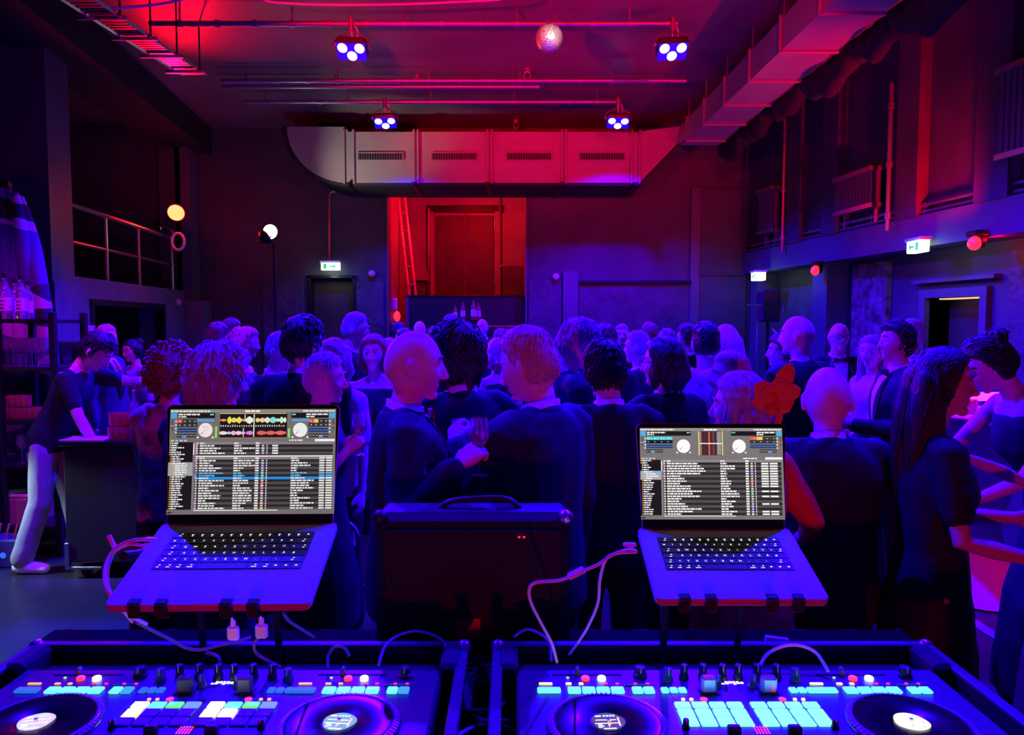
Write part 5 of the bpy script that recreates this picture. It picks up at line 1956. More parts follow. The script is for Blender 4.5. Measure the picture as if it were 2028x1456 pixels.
def hair_mesh(style, lod, seed):
    h = MB()
    nu, nv = ((64, 46), (40, 28), (28, 20))[lod]
    rn = random.Random(int(seed * 100))

    def mask(u):
        x, y, z = u
        nz = noise.noise(Vector((x * 5, y * 5, z * 5 + seed)))
        jag = .07 * nz + .05 * noise.noise(Vector((x * 19 + seed, y * 19, z * 19)))
        line = -.54 + 1.12 * sst(-.35, .62, y) + jag
        if style == 'fringe':                      # only round the sides and back
            line = -.54 + .95 * sst(-.3, .3, y) + jag
            return sst(line - .12, line + .14, z) * (1 - sst(.05, .38, z + .22 * y + jag))
        if style == 'crop':
            return sst(line - .12, line + .16, z)
        if style in ('bob', 'long', 'updo', 'curly', 'mop'):
            line = -.78 + 1.38 * sst(-.1, .70, y) + jag
        return sst(line - .07, line + .1, z)

    def fn(u):
        x, y, z = u
        nz = noise.noise(Vector((x * 4, y * 4, z * 4 + seed)))
        nf = noise.noise(Vector((x * 22 + seed, y * 22, z * 9)))
        m = mask(u)
        th = {'fringe': .004, 'crop': .004 + .013 * sst(.35, .85, z), 'bob': .022, 'long': .016, 'updo': .012, 'curly': .026, 'mop': .022}.get(style, .011 + .012 * sst(.3, .9, z))
        amp = {'curly': .012, 'mop': .008, 'fringe': .001, 'crop': .002}.get(style, .004)
        t = th + amp * nz + (.003 if style not in ('crop', 'fringe') else .001) * nf
        low = -.006 if style in ('crop', 'fringe') else -.011
        return low * (1 - m) + t * m
    h.loft(head_rings(nu, nv, fn))
    # combed tufts lying over the scalp
    cnt = {'fringe': (130, 60, 0), 'crop': (480, 180, 40), 'long': (170, 70, 20), 'bob': (110, 60, 30)}.get(style, (560, 200, 60))[lod]
    L0 = {'fringe': .022, 'crop': .026, 'short': .045, 'updo': .06, 'bob': .07, 'long': .05, 'mop': .062, 'curly': .034}[style]
    crown = Vector((.15, -.35, .92))
    made, tries = 0, 0
    while made < cnt and tries < cnt * 8:
        tries += 1
        z = rn.uniform(-.75, .99)
        a = rn.uniform(0, 2 * PI)
        q = math.sqrt(1 - z * z)
        u = Vector((q * math.cos(a), q * math.sin(a), z))
        if mask(u) < .55:
            continue
        made += 1
        base = Vector(head_point(u, fn(u) - .004))
        n_ = Vector((u.x / HR[0], u.y / HR[1], u.z / HR[2])).normalized()
        fl = (u - crown)
        if style in ('short', 'crop', 'mop') and u.y > .1 and u.z > .4:
            fl = Vector((.7, .35, .1))              # swept to one side at the front
        if style in ('long', 'bob', 'updo'):
            if u.y > .5:
                continue
            fl = Vector((.5 if u.x > 0 else -.5, -.8, -.35))
        fl = fl - n_ * fl.dot(n_)
        fl = fl.normalized() if fl.length > .05 else Vector((.6, .4, 0)).normalized()
        sd = n_.cross(fl)
        L = L0 * rn.uniform(.6, 1.3)
        if style == 'crop' and u.z < .45:
            L *= .5
        fl = (fl + sd * rn.gauss(0, {'curly': 1.2, 'long': .1, 'bob': .12}.get(style, .2))).normalized()
        lift = {'crop': .004, 'fringe': .003, 'curly': .02, 'mop': .010, 'long': .002, 'bob': .003}.get(style, .006) * rn.uniform(.4, 1.3)
        if style == 'curly':
            pts = [base, base + fl * L * .35 + n_ * lift, base + fl * L * .5 + n_ * lift * 1.2 + sd * L * .3, base + fl * L * .3 + n_ * lift * .9 + sd * L * .5, base + fl * L * .1 + n_ * lift * .3 + sd * L * .4]
            rr = [.006, .0075, .0075, .006, .002]
        else:
            pts = [base, base + fl * L * .35 + n_ * lift, base + fl * L * .7 + n_ * lift * .8 - n_ * L * L * 2.2, base + fl * L - n_ * L * L * 5.]
            w = {'crop': .0034, 'fringe': .003, 'long': .003, 'bob': .0034}.get(style, .0046)
            rr = [w * .8, w, w * .8, w * .15]
        h.tube(pts, rr, 5 if lod == 0 else 4)

    def lock(pts, rad, n=10):
        h.limb(pts, rad, n)
        if lod > 1:
            return
        P_ = spline(pts, 3)
        for k in range(7 if lod == 0 else 4):      # strands over each lock
            a = rn.uniform(0, 2 * PI)
            ph = rn.uniform(-.5, .5)
            st = []
            for i, p in enumerate(P_):
                f = i / (len(P_) - 1) * (len(rad) - 1)
                i0 = min(int(f), len(rad) - 2)
                r_ = rad[i0] + (rad[i0 + 1] - rad[i0]) * (f - i0)
                aa = a + ph * f
                st.append((p[0] + r_ * .93 * math.cos(aa), p[1] + r_ * .93 * math.sin(aa), p[2] - .006 * (i == len(P_) - 1)))
            h.tube(st, [.007] * (len(st) - 2) + [.005, .002], 5)
    if style == 'bob':
        for s in (-1, 1):
            lock([(s * .068, .01, .02), (s * .082, .012, -.05), (s * .072, .02, -.105)], [.026, .03, .016])
            lock([(s * .062, -.04, .0), (s * .074, -.045, -.06), (s * .062, -.04, -.115)], [.036, .04, .022])
        lock([(0, -.08, .0), (0, -.088, -.06), (0, -.074, -.115)], [.046, .05, .028])
        for s in (-1, 1):
            lock([(s * .035, -.07, -.02), (s * .042, -.076, -.07), (s * .036, -.066, -.118)], [.04, .042, .022])
    if style == 'long':
        for s in (-1, 1):
            lock([(s * .066, -.03, .03), (s * .082, -.035, -.06), (s * .088, -.035, -.16), (s * .085, .0, -.27), (s * .075, .01, -.36)], [.024, .03, .032, .03, .012])
            lock([(s * .05, -.06, .02), (s * .064, -.072, -.08), (s * .066, -.082, -.2), (s * .055, -.08, -.33), (s * .05, -.08, -.42)], [.042, .046, .048, .04, .015])
        lock([(0, -.08, .02), (0, -.098, -.1), (0, -.108, -.24), (0, -.1, -.38), (0, -.095, -.46)], [.05, .054, .056, .046, .016])
    if style == 'mop':
        for k in range(9):
            a = PI + (k - 4) * .40
            lock([(.055 * math.sin(a), .065 * math.cos(a), .02), (.082 * math.sin(a), .095 * math.cos(a), -.04), (.074 * math.sin(a), .088 * math.cos(a), -.09 - .018 * (k % 3))], [.032, .030, .012])
    if style == 'updo':
        h.ell((0, -.085, .07), (.05, .045, .045), 14, 10)
        for k in range(6):
            a = k * PI / 3
            h.limb([(.035 * math.cos(a), -.09 + .03 * math.sin(a), .06), (.05 * math.cos(a + .6), -.095 + .04 * math.sin(a + .6), .085), (.03 * math.cos(a + 1.3), -.09 + .02 * math.sin(a + 1.3), .112)], [.012, .014, .008], 6)
    return h


def hand(mb, wr, dr, nrm, th, grip, s=1.):
    """palm, four jointed fingers and a thumb that leaves the side of the palm"""
    d = Vector(dr).normalized()
    n = (Vector(nrm) - d * d.dot(Vector(nrm))).normalized()
    t = (Vector(th) - d * d.dot(Vector(th)) - n * n.dot(Vector(th))).normalized()
    w = Vector(wr)

    def pt(a, b, c):
        return w + (d * a + t * b + n * c) * s
    rings = []
    for (a, rt, rn_) in ((-.02, .026, .020), (.0, .027, .019), (.03, .036, .018), (.06, .042, .016), (.088, .041, .0135), (.098, .036, .010)):
        rings.append([tuple(pt(a, rt * math.cos(q), rn_ * math.sin(q))) for q in np.linspace(0, 2 * PI, 12, endpoint=False)])
    mb.loft(rings)
    curl = {'grip': (.75, 1.05, .7), 'relax': (.25, .35, .25), 'flat': (.08, .12, .08), 'fist': (1.2, 1.4, 1.0)}[grip]
    for k, (off, L) in enumerate(((.030, .074), (.0105, .082), (-.0095, .076), (-.029, .060))):
        a = 0
        p = pt(.088, off, 0)
        pts = [p]
        spread = (off * .25 if grip in ('relax', 'flat') else 0)
        for j, fr in enumerate((.44, .31, .25)):
            a += curl[j] * (1 + .06 * k)
            dirv = d * math.cos(a) + n * math.sin(a) + t * spread * 3
            p = p + dirv.normalized() * (L * fr * s)
            pts.append(p)
        mb.limb(pts, [.0095 * s, .0088 * s, .0082 * s, .0068 * s], 8)
    if grip in ('grip', 'fist'):
        tp = [pt(.022, .026, .004), pt(.048, .046, .018), pt(.076, .044, .034), pt(.094, .034, .044)]
    else:
        tp = [pt(.022, .026, .002), pt(.050, .052, .010), pt(.078, .062, .016), pt(.100, .064, .018)]
    mb.limb(tp, [.014 * s, .0125 * s, .0105 * s, .008 * s], 8)
    return d, n, t


def ik(S, T, a, b, pole):
    S, T = Vector(S), Vector(T)
    v = T - S
    L = min(v.length, (a + b) * .995)
    dirv = v.normalized()
    T = S + dirv * L
    x = (a * a - b * b + L * L) / (2 * L)
    hgt = math.sqrt(max(0, a * a - x * x))
    pv = Vector(pole)
    pv = (pv - dirv * dirv.dot(pv)).normalized()
    return S + dirv * x + pv * hgt, T


def ring_xy(z, cx, cy, rx, ry, n=20, p=2.3):
    out = []
    for a in np.linspace(0, 2 * PI, n, endpoint=False):
        c, s = math.cos(a), math.sin(a)
        out.append((cx + rx * abs(c) ** (2 / p) * (1 if c >= 0 else -1), cy + ry * abs(s) ** (2 / p) * (1 if s >= 0 else -1), z))
    return out


NPERSON = [0]
GRIPS = {}


def person(px, top, d, face, label, sex='m', outfit='tux', hair='short', hcol='hair_brown', skin='skin_fair', arms=None, yaw=0, nod=0, tilt=0, s=None, lean=0, hs=1.0, wide=1.0,
           lod=None, color=None, glasses=False, key=None, hem=None, sleeve=1.0, tie='bow', legs='trousers', lcol=None, shoe='shoe_black', front=False, stance=.10, detail_hands=True, walk=0.):
    NPERSON[0] += 1
    seed = NPERSON[0] * 1.37
    P0 = at(px, top, d)
    if s is None:
        s = (P0.z - (0 if hair in ('bald', 'fringe') else .022)) / (1.78 + (hs - 1) * .23)
    lod = lod if lod is not None else (0 if d < 3.3 else 1 if d < 5.4 else 2)
    bod_vox, bod_dec = ((.0068, .42), (.0095, .38), (.013, .5))[lod]
    clo_vox, clo_dec = ((.012, .5), (.016, .5), (.021, .6))[lod]
    fr = R(face)
    Rz = Matrix.Rotation(fr, 3, 'Z')
    root = thing('person', label, 'person', Vector((P0.x, d, 0)) - Rz @ Vector((0, .02 * s + math.sin(R(lean)) * .75 * s, 0)), fr, 'guests at the party')
    fem = sex == 'f'
    sw = (.158 if fem else .182) * wide
    S_ = Matrix.Diagonal((s, s, s))
    # ---------------- pose
    lean_r = R(lean)

    def bend(v):
        x, y, z = v
        k = sst(.86, 1.12, z) * lean_r
        if k == 0:
            return (x * s, y * s, z * s)
        c_, s_ = math.cos(k), math.sin(k)
        yy, zz = y, z - .95
        return (x * s, (yy * c_ + zz * s_) * s, (.95 + zz * c_ - yy * s_) * s)
    arms = arms or {}
    A = {}
    for side, sg in (('R', 1), ('L', -1)):
        sh = (sg * sw, -.005, 1.435)
        a = arms.get(side, 'down')
        pole = (sg * .35, -.6, -.5)
        grip, nrm, th, tgt = 'relax', (-sg, 0, 0), (0, 1, 0), (sg * (sw + .075), .05, .90)
        if a == 'hold':
            tgt, grip, nrm, th = (sg * .10, .29, 1.17), 'grip', (-sg, .2, 0), (0, 0, 1)
        elif a == 'drink':
            tgt, grip, nrm, th = (sg * .06, .30, 1.36), 'grip', (-sg, .2, 0), (0, 0, 1)
        elif a == 'front':
            tgt, grip, nrm, th = (sg * .07, .24, 1.02), 'relax', (-sg * .3, -1, .2), (0, .3, 1)
        elif a == 'pocket':
            tgt, grip, nrm, th = (sg * (sw + .02), .07, .93), 'fist', (-sg, 0, 0), (0, 1, 0)
            pole = (sg * 1., -.5, 0)
        elif isinstance(a, tuple):
            tgt = a[0]
            grip = a[1] if len(a) > 1 else 'relax'
            nrm = a[2] if len(a) > 2 else nrm
            th = a[3] if len(a) > 3 else ((0, 0, 1) if grip == 'grip' else th)
            pole = a[4] if len(a) > 4 else pole
        E, Wr = ik(sh, tgt, .29, .255, pole)
        A[side] = (Vector(sh), E, Wr, grip, nrm, th)
    # head transform
    piv = Vector((0, .0, 1.555))
    Mh = Matrix.Translation(piv) @ Matrix.Rotation(R(yaw), 4, 'Z') @ Matrix.Rotation(R(-nod), 4, 'X') @ Matrix.Rotation(R(tilt), 4, 'Y') @ Matrix.Translation((0, .022, .108)) @ Matrix.Scale(hs, 4)
    # ---------------- body: one continuous fused skin
    b = MB()
    if fem:
        rings = [(.90, 0, -.005, .155, .115), (.98, 0, -.01, .165, .118), (1.08, 0, 0, .125, .090), (1.18, 0, .0, .128, .092), (1.28, 0, .015, .15, .118), (1.36, 0, .005, .155, .10), (1.43, 0, -.005, .145, .078), (1.475, 0, -.01, .075, .06)]
    else:
        rings = [(.90, 0, 0, .155, .11), (.98, 0, 0, .155, .112), (1.08, 0, .005, .145, .105), (1.20, 0, .01, .155, .112), (1.32, 0, .01, .172, .118), (1.40, 0, 0, .168, .10), (1.455, 0, -.01, .13, .075), (1.485, 0, -.01, .075, .062)]
    b.loft([ring_xy(z, cx, cy, rx * (1 + (wide - 1) * .9), ry * wide, 16) for z, cx, cy, rx, ry in rings])
    nr = .047 if fem else .056
    b.limb([(0, -.012, 1.44), (0, -.004, 1.52), (0, .012, 1.59)], [nr * 1.15, nr, nr * .98], 14)
    for sg in (-1, 1):
        b.limb([(sg * .045, -.012, 1.478), (sg * sw * .8, -.012, 1.432)], [nr * .7, .04], 10)
        lx = sg * stance
        ly = sg * walk
        b.limb([(sg * .085, 0, .93), (lx * .98, ly * .35 + .02, .50), (lx, ly - .01, .09)], [.088 * (1 + (wide - 1) * .6), .056, .038], 12)
        b.limb([(lx, ly - .03, .05), (lx + sg * .015, ly + .14, .035)], [.04, .032], 10)
    am = .82 if fem else 1.
    for side in ('R', 'L'):
        sh, E, Wr, grip, nrm, th = A[side]
        b.limb([sh, (sh * .5 + E * .5), E, (E * .6 + Wr * .4), Wr], [.052 * am, .046 * am, .038 * am, .038 * am, .026 * am], 12)
        if detail_hands:
            dd, nn, tt = hand(b, Wr, Wr - E, nrm, th, grip, .92 if fem else 1.)
            GRIPS[(key, side)] = (root, bend, Wr + dd * .085 + nn * .036, tt)
    build_head(b, Mh)
    b.v = [bend(v) for v in b.v]
    later(b.build('body', skin, root), bod_vox * s, bod_dec, skin, smooth=2)
    # ---------------- hair, eyes, glasses
    if hair != 'bald':
        hm = hair_mesh(hair, lod, seed).xf(Mh)
        hm.v = [bend(v) for v in hm.v]
        hm.build('hair', hcol, root, True, angle=180)
    if lod < 2 or front:
        for sg in (-1, 1):
            for nm, m, r_, oy in (('eye', 'eye_white', .0105, .0722), ('iris', 'iris', .0050, .0795)):
                e = MB().ell((sg * .0305, oy, .008), (r_, r_ * (.9 if nm == 'eye' else .6), r_), 10, 6).xf(Mh)
                e.v = [bend(v) for v in e.v]
                oo = e.build(nm, m, root if nm == 'eye' else oo_, True)
                oo_ = oo
            br = MB().limb([(sg * .014, .0915, .031), (sg * .033, .0905, .036), (sg * .052, .078, .030)], [.003, .0045, .003], 6).xf(Mh)
            br.v = [bend(v) for v in br.v]
            br.build('eyebrow', hcol if hair != 'bald' else 'hair_brown', root, True)
    if glasses:
        g = MB()
        for sg in (-1, 1):
            g.tube([(sg * .033 + .022 * math.cos(a), .103, .006 + .017 * math.sin(a)) for a in np.linspace(0, 2 * PI, 14, endpoint=False)], .0022, 6, closed=True)
            g.tube([(sg * .055, .102, .010), (sg * .078, .06, .010), (sg * .082, -.01, .008)], .002, 6)
        g.tube([(-.011, .105, .008), (.011, .105, .008)], .0022, 6)
        g.xf(Mh)
        g.v = [bend(v) for v in g.v]
        g.build('glasses', 'black_metal', root, True)

    def piece(name, mb_, m, disp=0., vox=None):
        mb_.v = [bend(v) for v in mb_.v]
        o = mb_.build(name, m, root)
        later(o, (vox or clo_vox) * s, clo_dec, m, disp, 4, seed)
        return o

    def plain(name, mb_, m, sm=True):
        mb_.v = [bend(v) for v in mb_.v]
        return mb_.build(name, m, root, sm, angle=180 if sm else 40)

    # ---------------- clothes
    W2 = 1 + (wide - 1) * .9

    def trousers(m, flare=1.):
        t_ = MB()
        t_.loft([ring_xy(z, 0, 0, rx * W2, ry * W2, 16) for z, rx, ry in ((.80, .165, .125), (.90, .175, .13), (1.0, .165, .122), (1.06, .155, .115))])
        for sg in (-1, 1):
            lx, ly = sg * stance, sg * walk
            t_.limb([(sg * .088, 0, .90), (lx * .98, ly * .35 + .02, .50), (lx, ly - .01, .10)], [.10 * W2, .078, .068 * flare], 12)
        piece('trousers', t_, m, .004)

    def shoes(m):
        for sg in (-1, 1):
            lx, ly = sg * stance, sg * walk
            z_ = MB().limb([(lx, ly - .035, .045), (lx + sg * .004, ly + .05, .042), (lx + sg * .016, ly + .15, .032)], [.043, .044, .036], 12)
            z_.v = [(x, y, max(z, .002)) for x, y, z in z_.v]
            plain('shoe', z_, m)

    def sleeves(t_, frac, r0, r1, r2):
        for side in ('R', 'L'):
            sh, E, Wr, *_ = A[side]
            sgn = 1 if side == 'R' else -1
            if frac <= .5:
                p_ = sh.lerp(E, frac * 2)
                t_.limb([sh + Vector((-sgn * .03, 0, .006)), sh, sh.lerp(p_, .5), p_], [r0 * .95, r0, r0 * .97, r0 * .9], 14)
            else:
                p_ = E.lerp(Wr, (frac - .5) * 2)
                t_.limb([sh + Vector((-sgn * .035, 0, .008)), sh, sh.lerp(E, .5), E, E.lerp(p_, .5), p_], [r0, r0, (r0 + r1) / 2, r1, (r1 + r2) / 2, r2], 14)

    if outfit in ('tux', 'suit'):
        m = color or 'suit_black'
        j = MB()
        j.loft([ring_xy(z, 0, cy, rx * W2, ry * wide, 20, 2.5) for z, cy, rx, ry in
                ((.79, .0, .192, .140), (.90, .0, .188, .138), (1.02, .003, .176, .130), (1.14, .008, .176, .130), (1.26, .010, .188, .136), (1.36, .006, .192, .130), (1.43, -.004, .178, .108), (1.475, -.014, .128, .086), (1.505, -.02, .078, .068))])
        sleeves(j, .965, .074, .058, .047)
        for sg in (-1, 1):
            j.limb([(sg * .05, -.016, 1.468), (sg * sw * .55, -.014, 1.456), (sg * sw * .95, -.01, 1.438)], [.055, .058, .066], 12)
        piece('jacket', j, m, .006)
        # jacket collar standing at the neck, white shirt collar above it
        for nm, r0, z0, z1, mm in (('jacket_collar', .079, 1.478, 1.522, m), ('shirt_collar', .0665, 1.492, 1.546, 'shirt_white')):
            c_ = MB()
            inn, out = [], []
            for a in np.linspace(0, 2 * PI, 26, endpoint=False):
                up = (1 - math.sin(a)) / 2           # high at the nape
                zt = z1 - .034 * (1 - up) if nm == 'shirt_collar' else z1 - .075 * (1 - up)
                for lst, rr in ((inn, r0 - .004), (out, r0 + .004)):
                    lst.append(((rr * math.cos(a), rr * .98 * math.sin(a) - .008, z0 - .03 * (1 - up)), (rr * .95 * math.cos(a), rr * .95 * math.sin(a) - .004, zt)))
            c_.loft([[p[0] for p in out], [p[1] for p in out], [p[1] for p in inn], [p[0] for p in inn]], False)
            plain(nm, c_, mm)

        # shirt front, lapels, tie on the chest
        def chest(x, z, off):
            tz_ = [(.79, 0, .192, .140), (1.02, .003, .176, .130), (1.14, .008, .176, .130), (1.26, .010, .188, .136), (1.36, .006, .192, .130), (1.43, -.004, .178, .108), (1.475, -.014, .128, .086), (1.505, -.02, .078, .068)]
            for q0, q1 in zip(tz_[:-1], tz_[1:]):
                if q0[0] <= z <= q1[0]:
                    f_ = (z - q0[0]) / (q1[0] - q0[0])
                    cy, rx, ry = [q0[i] + (q1[i] - q0[i]) * f_ for i in (1, 2, 3)]
                    break
            else:
                cy, rx, ry = -.02, .078, .068
            rx, ry = rx * W2, ry * wide
            k = max(0, 1 - abs(x / rx) ** 2.5) ** (1 / 2.5)
            return (x, cy + ry * k + off, z)
        v0, v1 = 1.13, 1.49
        rows = 9
        sf = MB()
        grid = [[chest((i / 4 - 1) * .062 * ((z - v0) / (v1 - v0)) ** .8 if z > v0 else 0, z, .003) for i in range(9)] for z in np.linspace(v0, v1, rows)]
        vv = [p for r_ in grid for p in r_]
        ff = [(r_ * 9 + i, r_ * 9 + i + 1, r_ * 9 + i + 10, r_ * 9 + i + 9) for r_ in range(rows - 1) for i in range(8)]
        sf.add(vv, ff)
        plain('shirt_front', sf, 'shirt_white')
        for sg in (-1, 1):
            lp_ = MB()
            zs = np.linspace(v0 - .01, 1.485, 8)
            a_ = [chest(sg * .060 * max(0, (z - v0) / (v1 - v0)) ** .8, z, .006) for z in zs]
            c_ = [chest(sg * (.060 * max(0, (z - v0) / (v1 - v0)) ** .8 + .052 * math.sin(PI * min(1, max(.02, (z - v0 + .02) / (v1 - v0)) * .9))), z, .006) for z in zs]
            vv = a_ + c_ + [(x, y - .006, z) for x, y, z in a_] + [(x, y - .006, z) for x, y, z in c_]
            ff = []
            for i in range(7):
                q = (i, 8 + i, 9 + i, i + 1)
                ff.append(q if sg > 0 else q[::-1])
                ff.append(tuple(k_ + 16 for k_ in q[::-1]))
                ff.append((8 + i, 24 + i, 25 + i, 9 + i))
            lp_.add(vv, ff)
            plain('lapel', lp_, 'satin_black')
        if tie == 'bow':
            t_ = MB()
            c_ = chest(0, 1.478, .012)
            for sg in (-1, 1):
                t_.loft([[(sg * x, c_[1] + .008 * q, 1.482 + zz * hh_) for q, zz in ((-1, -1), (1, -1), (1, 1), (-1, 1))] for x, hh_ in ((.004, .007), (.03, .018), (.048, .02), (.052, .016))][::sg])
            t_.box((0, c_[1] + .004, 1.482), (.016, .02, .02), .003)
            plain('bow_tie', t_, 'satin_black', False)
        elif tie == 'long':
            t_ = MB()
            pts = [chest(0, z, .008) for z in np.linspace(1.475, 1.15, 8)]
            t_.loft([[(p[0] + w * a, p[1] + .004 * c__, p[2]) for a, c__ in ((-1, -1), (1, -1), (1, 1), (-1, 1))] for p, w in zip(pts, (.014, .016, .02, .024, .028, .03, .03, .02))])
            plain('necktie', t_, 'satin_black', False)
        for side in ('R', 'L'):
            sh, E, Wr, *_ = A[side]
            dv = (Wr - E).normalized()
            cuff = MB().tube([E.lerp(Wr, .93), E.lerp(Wr, 1.03)], [.037, .036], 14)
            plain('shirt_cuff', cuff, 'shirt_white')
        trousers(lcol or m)
        shoes(shoe)
    elif outfit in ('dress', 'gown'):
        m = color or 'dress_black'
        hz = hem if hem is not None else (.08 if outfit == 'gown' else .45)
        t_ = MB()
        fl = .27 if outfit == 'gown' else .20
        topz = 1.40
        t_.loft([ring_xy(z, 0, cy, rx * W2, ry * wide, 20) for z, cy, rx, ry in
                 ((hz, 0, fl, fl * .9), (hz + (.9 - hz) * .5, 0, (fl + .185) / 2, (fl + .15) / 2), (.90, -.005, .180, .138), (1.08, 0, .145, .108), (1.18, 0, .148, .110), (1.28, .015, .168, .134), (1.36, .005, .168, .116), (topz, -.002, .158, .10), (1.43, -.006, .14, .085))])
        if sleeve > 0:
            sleeves(t_, sleeve, .064, .05, .042)
        else:
            for sg in (-1, 1):
                t_.limb([(sg * .10, -.03, 1.38), (sg * .105, -.01, 1.462), (sg * .10, .05, 1.38)], [.024, .022, .024], 8)
        piece('dress', t_, m, .006)
        shoes(shoe)
    else:
        # blouse, t-shirt or hooded jumper over trousers
        m = color or 'top_light'
        t_ = MB()
        puff = .014 if outfit == 'hoodie' else 0
        t_.loft([ring_xy(z, 0, cy, (rx + puff) * W2, (ry + puff) * wide, 20) for z, cy, rx, ry in
                 ((.86, 0, .180, .138), (.98, 0, .176, .135), (1.08, 0, .162, .122), (1.20, .005, .165, .122), (1.30, .012, .178, .132), (1.38, .004, .176, .118), (1.435, -.006, .155, .092), (1.475, -.012, .098, .074), (1.495, -.014, .074, .066))])
        sleeves(t_, sleeve, .066 + puff, .052 + puff, .043 + puff)
        piece('hooded_jumper' if outfit == 'hoodie' else 'top', t_, m, .006)
        if outfit == 'hoodie':
            hd = MB()
            hd.limb([(-.10, .02, 1.49), (-.105, -.06, 1.50), (-.06, -.115, 1.47), (0, -.13, 1.44), (.06, -.115, 1.47), (.105, -.06, 1.50), (.10, .02, 1.49)], [.026, .036, .045, .052, .045, .036, .026], 12)
            hd.limb([(0, -.11, 1.49), (0, -.14, 1.40), (0, -.135, 1.33)], [.05, .055, .02], 12)
            piece('hood', hd, m, .006)
        if legs == 'trousers':
            trousers(lcol or 'suit_black', 1.1)
        else:
            k_ = MB().loft([ring_xy(z, 0, 0, rx * W2, ry * W2, 18) for z, rx, ry in ((.12, .24, .22), (.5, .21, .18), (.85, .185, .145), (1.0, .168, .126))])
            piece('skirt', k_, lcol or 'dress_black', .006)
        shoes(shoe)
    return root


def gripped(key, side):
    """world position and axis of what a hand closes on"""
    root, bend, p, t = GRIPS[(key, side)]
    q = Vector(bend(p))
    Rz = Matrix.Rotation(root.rotation_euler.z, 3, 'Z')
    return Vector(root.location) + Rz @ q, Rz @ Vector(t)


mat('rose_wine', (.95, .55, .38), .02, trans=.92, ior=1.33)


def held_wine_glass(key, side, label, fill=.45):
    p, t = gripped(key, side)
    o = thing('wine_glass', label, 'wine glass', p - Vector((0, 0, .065)), 0, 'drinks held by guests')
    sc = .86
    MB().lathe([(r * sc, z * sc) for r, z in WINEP], 28).build('glass', 'glass', o, True, angle=60)
    if fill:
        z0, z1 = .099 * sc, (.099 + .06 * fill / .45) * sc
        MB().lathe([(.003, z0), (.024 * sc, .116 * sc), (.0355 * sc, .141 * sc), (.0365 * sc, z1), (.001, z1)], 24).build('wine', 'rose_wine', o, True)
    return o


def held_tumbler(key, side, label, m='glass'):
    p, t = gripped(key, side)
    o = thing('drinking_glass', label, 'glass', p - Vector((0, 0, .05)), 0, 'drinks held by guests')
    MB().lathe(TUMB, 22).build('glass', m, o, True, angle=60)
    MB().lathe([(.001, .009), (.034, .009), (.036, .05), (.001, .05)], 20).build('drink', 'rose_wine', o, True)
    return o

# ------------------------------------------------------------------ near guests
person(815, 650, 2.55, -78, 'bald person in a black dinner jacket holding a wine glass, centre', outfit='tux', hair='bald', hcol='hair_grey', key='bald', wide=1.08, hs=1.07,
       arms={'R': ((.30, .14, 1.345), 'grip', (-.7, 1, 0), (0, 0, 1), (.1, -1, -.8)), 'L': 'down'}, yaw=-4, nod=4)
held_wine_glass('bald', 'R', 'glass of rose wine held by the bald person in the centre')
person(908, 632, 3.0, 25, 'person with thick dark hair in a navy suit facing the bald one', outfit='suit', color='suit_navy', hair='mop', hcol='hair_black', yaw=38, hs=1.04, arms={'L': 'front', 'R': 'down'}, wide=1.02)
person(1062, 628, 2.55, 46, 'person with blond cropped hair and navy suit, back turned, looking down left', outfit='suit', color='suit_navy', hair='crop', hcol='hair_blond', yaw=16, nod=14, wide=1.0, hs=1.12, key='blond',
       arms={'L': ((-.15, .28, 1.36), 'grip', (1, .2, 0), (0, 0, 1)), 'R': 'down'}, tie='long')
held_tumbler('blond', 'L', 'tumbler held in front of the blond person in the navy suit')
person(1204, 668, 3.1, 6, 'person with short dark hair and white collar seen from behind', outfit='suit', color='suit_black', hair='short', hcol='hair_black', yaw=20, nod=8, hs=1.04, arms={'L': 'hold', 'R': 'down'})
person(1130, 622, 3.75, -72, 'person with wavy grey hair bending to the right behind the blond one', outfit='suit', color='suit_navy', hair='short', hcol='hair_grey', yaw=-22, nod=20, arms={'R': 'hold'}, tie='long')
person(1318, 662, 3.6, 18, 'person with a black bob, glasses and dark jacket facing left', sex='f', outfit='suit', color='suit_black', hair='bob', hcol='hair_black', yaw=48, glasses=True, hs=1.06, tie=None, arms={'L': 'hold'})
person(418, 668, 2.75, -30, 'grey wavy-haired person in a dark suit right behind the larger laptop', outfit='suit', color='suit_navy', hair='mop', hcol='hair_grey', yaw=-24, nod=12, hs=1.05, wide=1.1, tie='long', arms={'R': 'front', 'L': 'front'})
person(338, 680, 3.5, -12, 'person with short brown curls and a pale shawl by the bar', sex='f', outfit='top', color='top_print', hair='curly', hcol='hair_red', yaw=14, hs=1.05, arms={'L': 'hold'}, legs='skirt')
person(597, 619, 3.75, -8, 'tall person with slick black hair in a black suit, back turned', outfit='tux', color='suit_black', hair='short', hcol='hair_black', yaw=-26, hs=1.1, wide=1.08, arms={'R': 'drink', 'L': 'down'}, key='tall')
person(640, 692, 3.25, -92, 'elderly person with short white hair and dark top, profile right', sex='f', outfit='dress', color='dress_black', hair='crop', hcol='hair_white', yaw=0, nod=2, key='lady', hs=1.02, sleeve=.5,
       arms={'R': ((.12, .16, 1.33), 'grip', (-1, .2, 0), (0, 0, 1), (.4, -.5, -1)), 'L': 'down'})
held_wine_glass('lady', 'R', 'stemmed glass held by the elderly white-haired person', .3)
person(1470, 731, 2.47, 30, 'grey-haired person in a red dress with an orange flower in the hair', sex='f', outfit='gown', color='dress_red', hair='bob', hcol='hair_grey', yaw=32, hs=1.02, sleeve=.6, key='flower', wide=1.1, arms={'L': 'hold', 'R': ((.33, .10, 1.02), 'relax')})
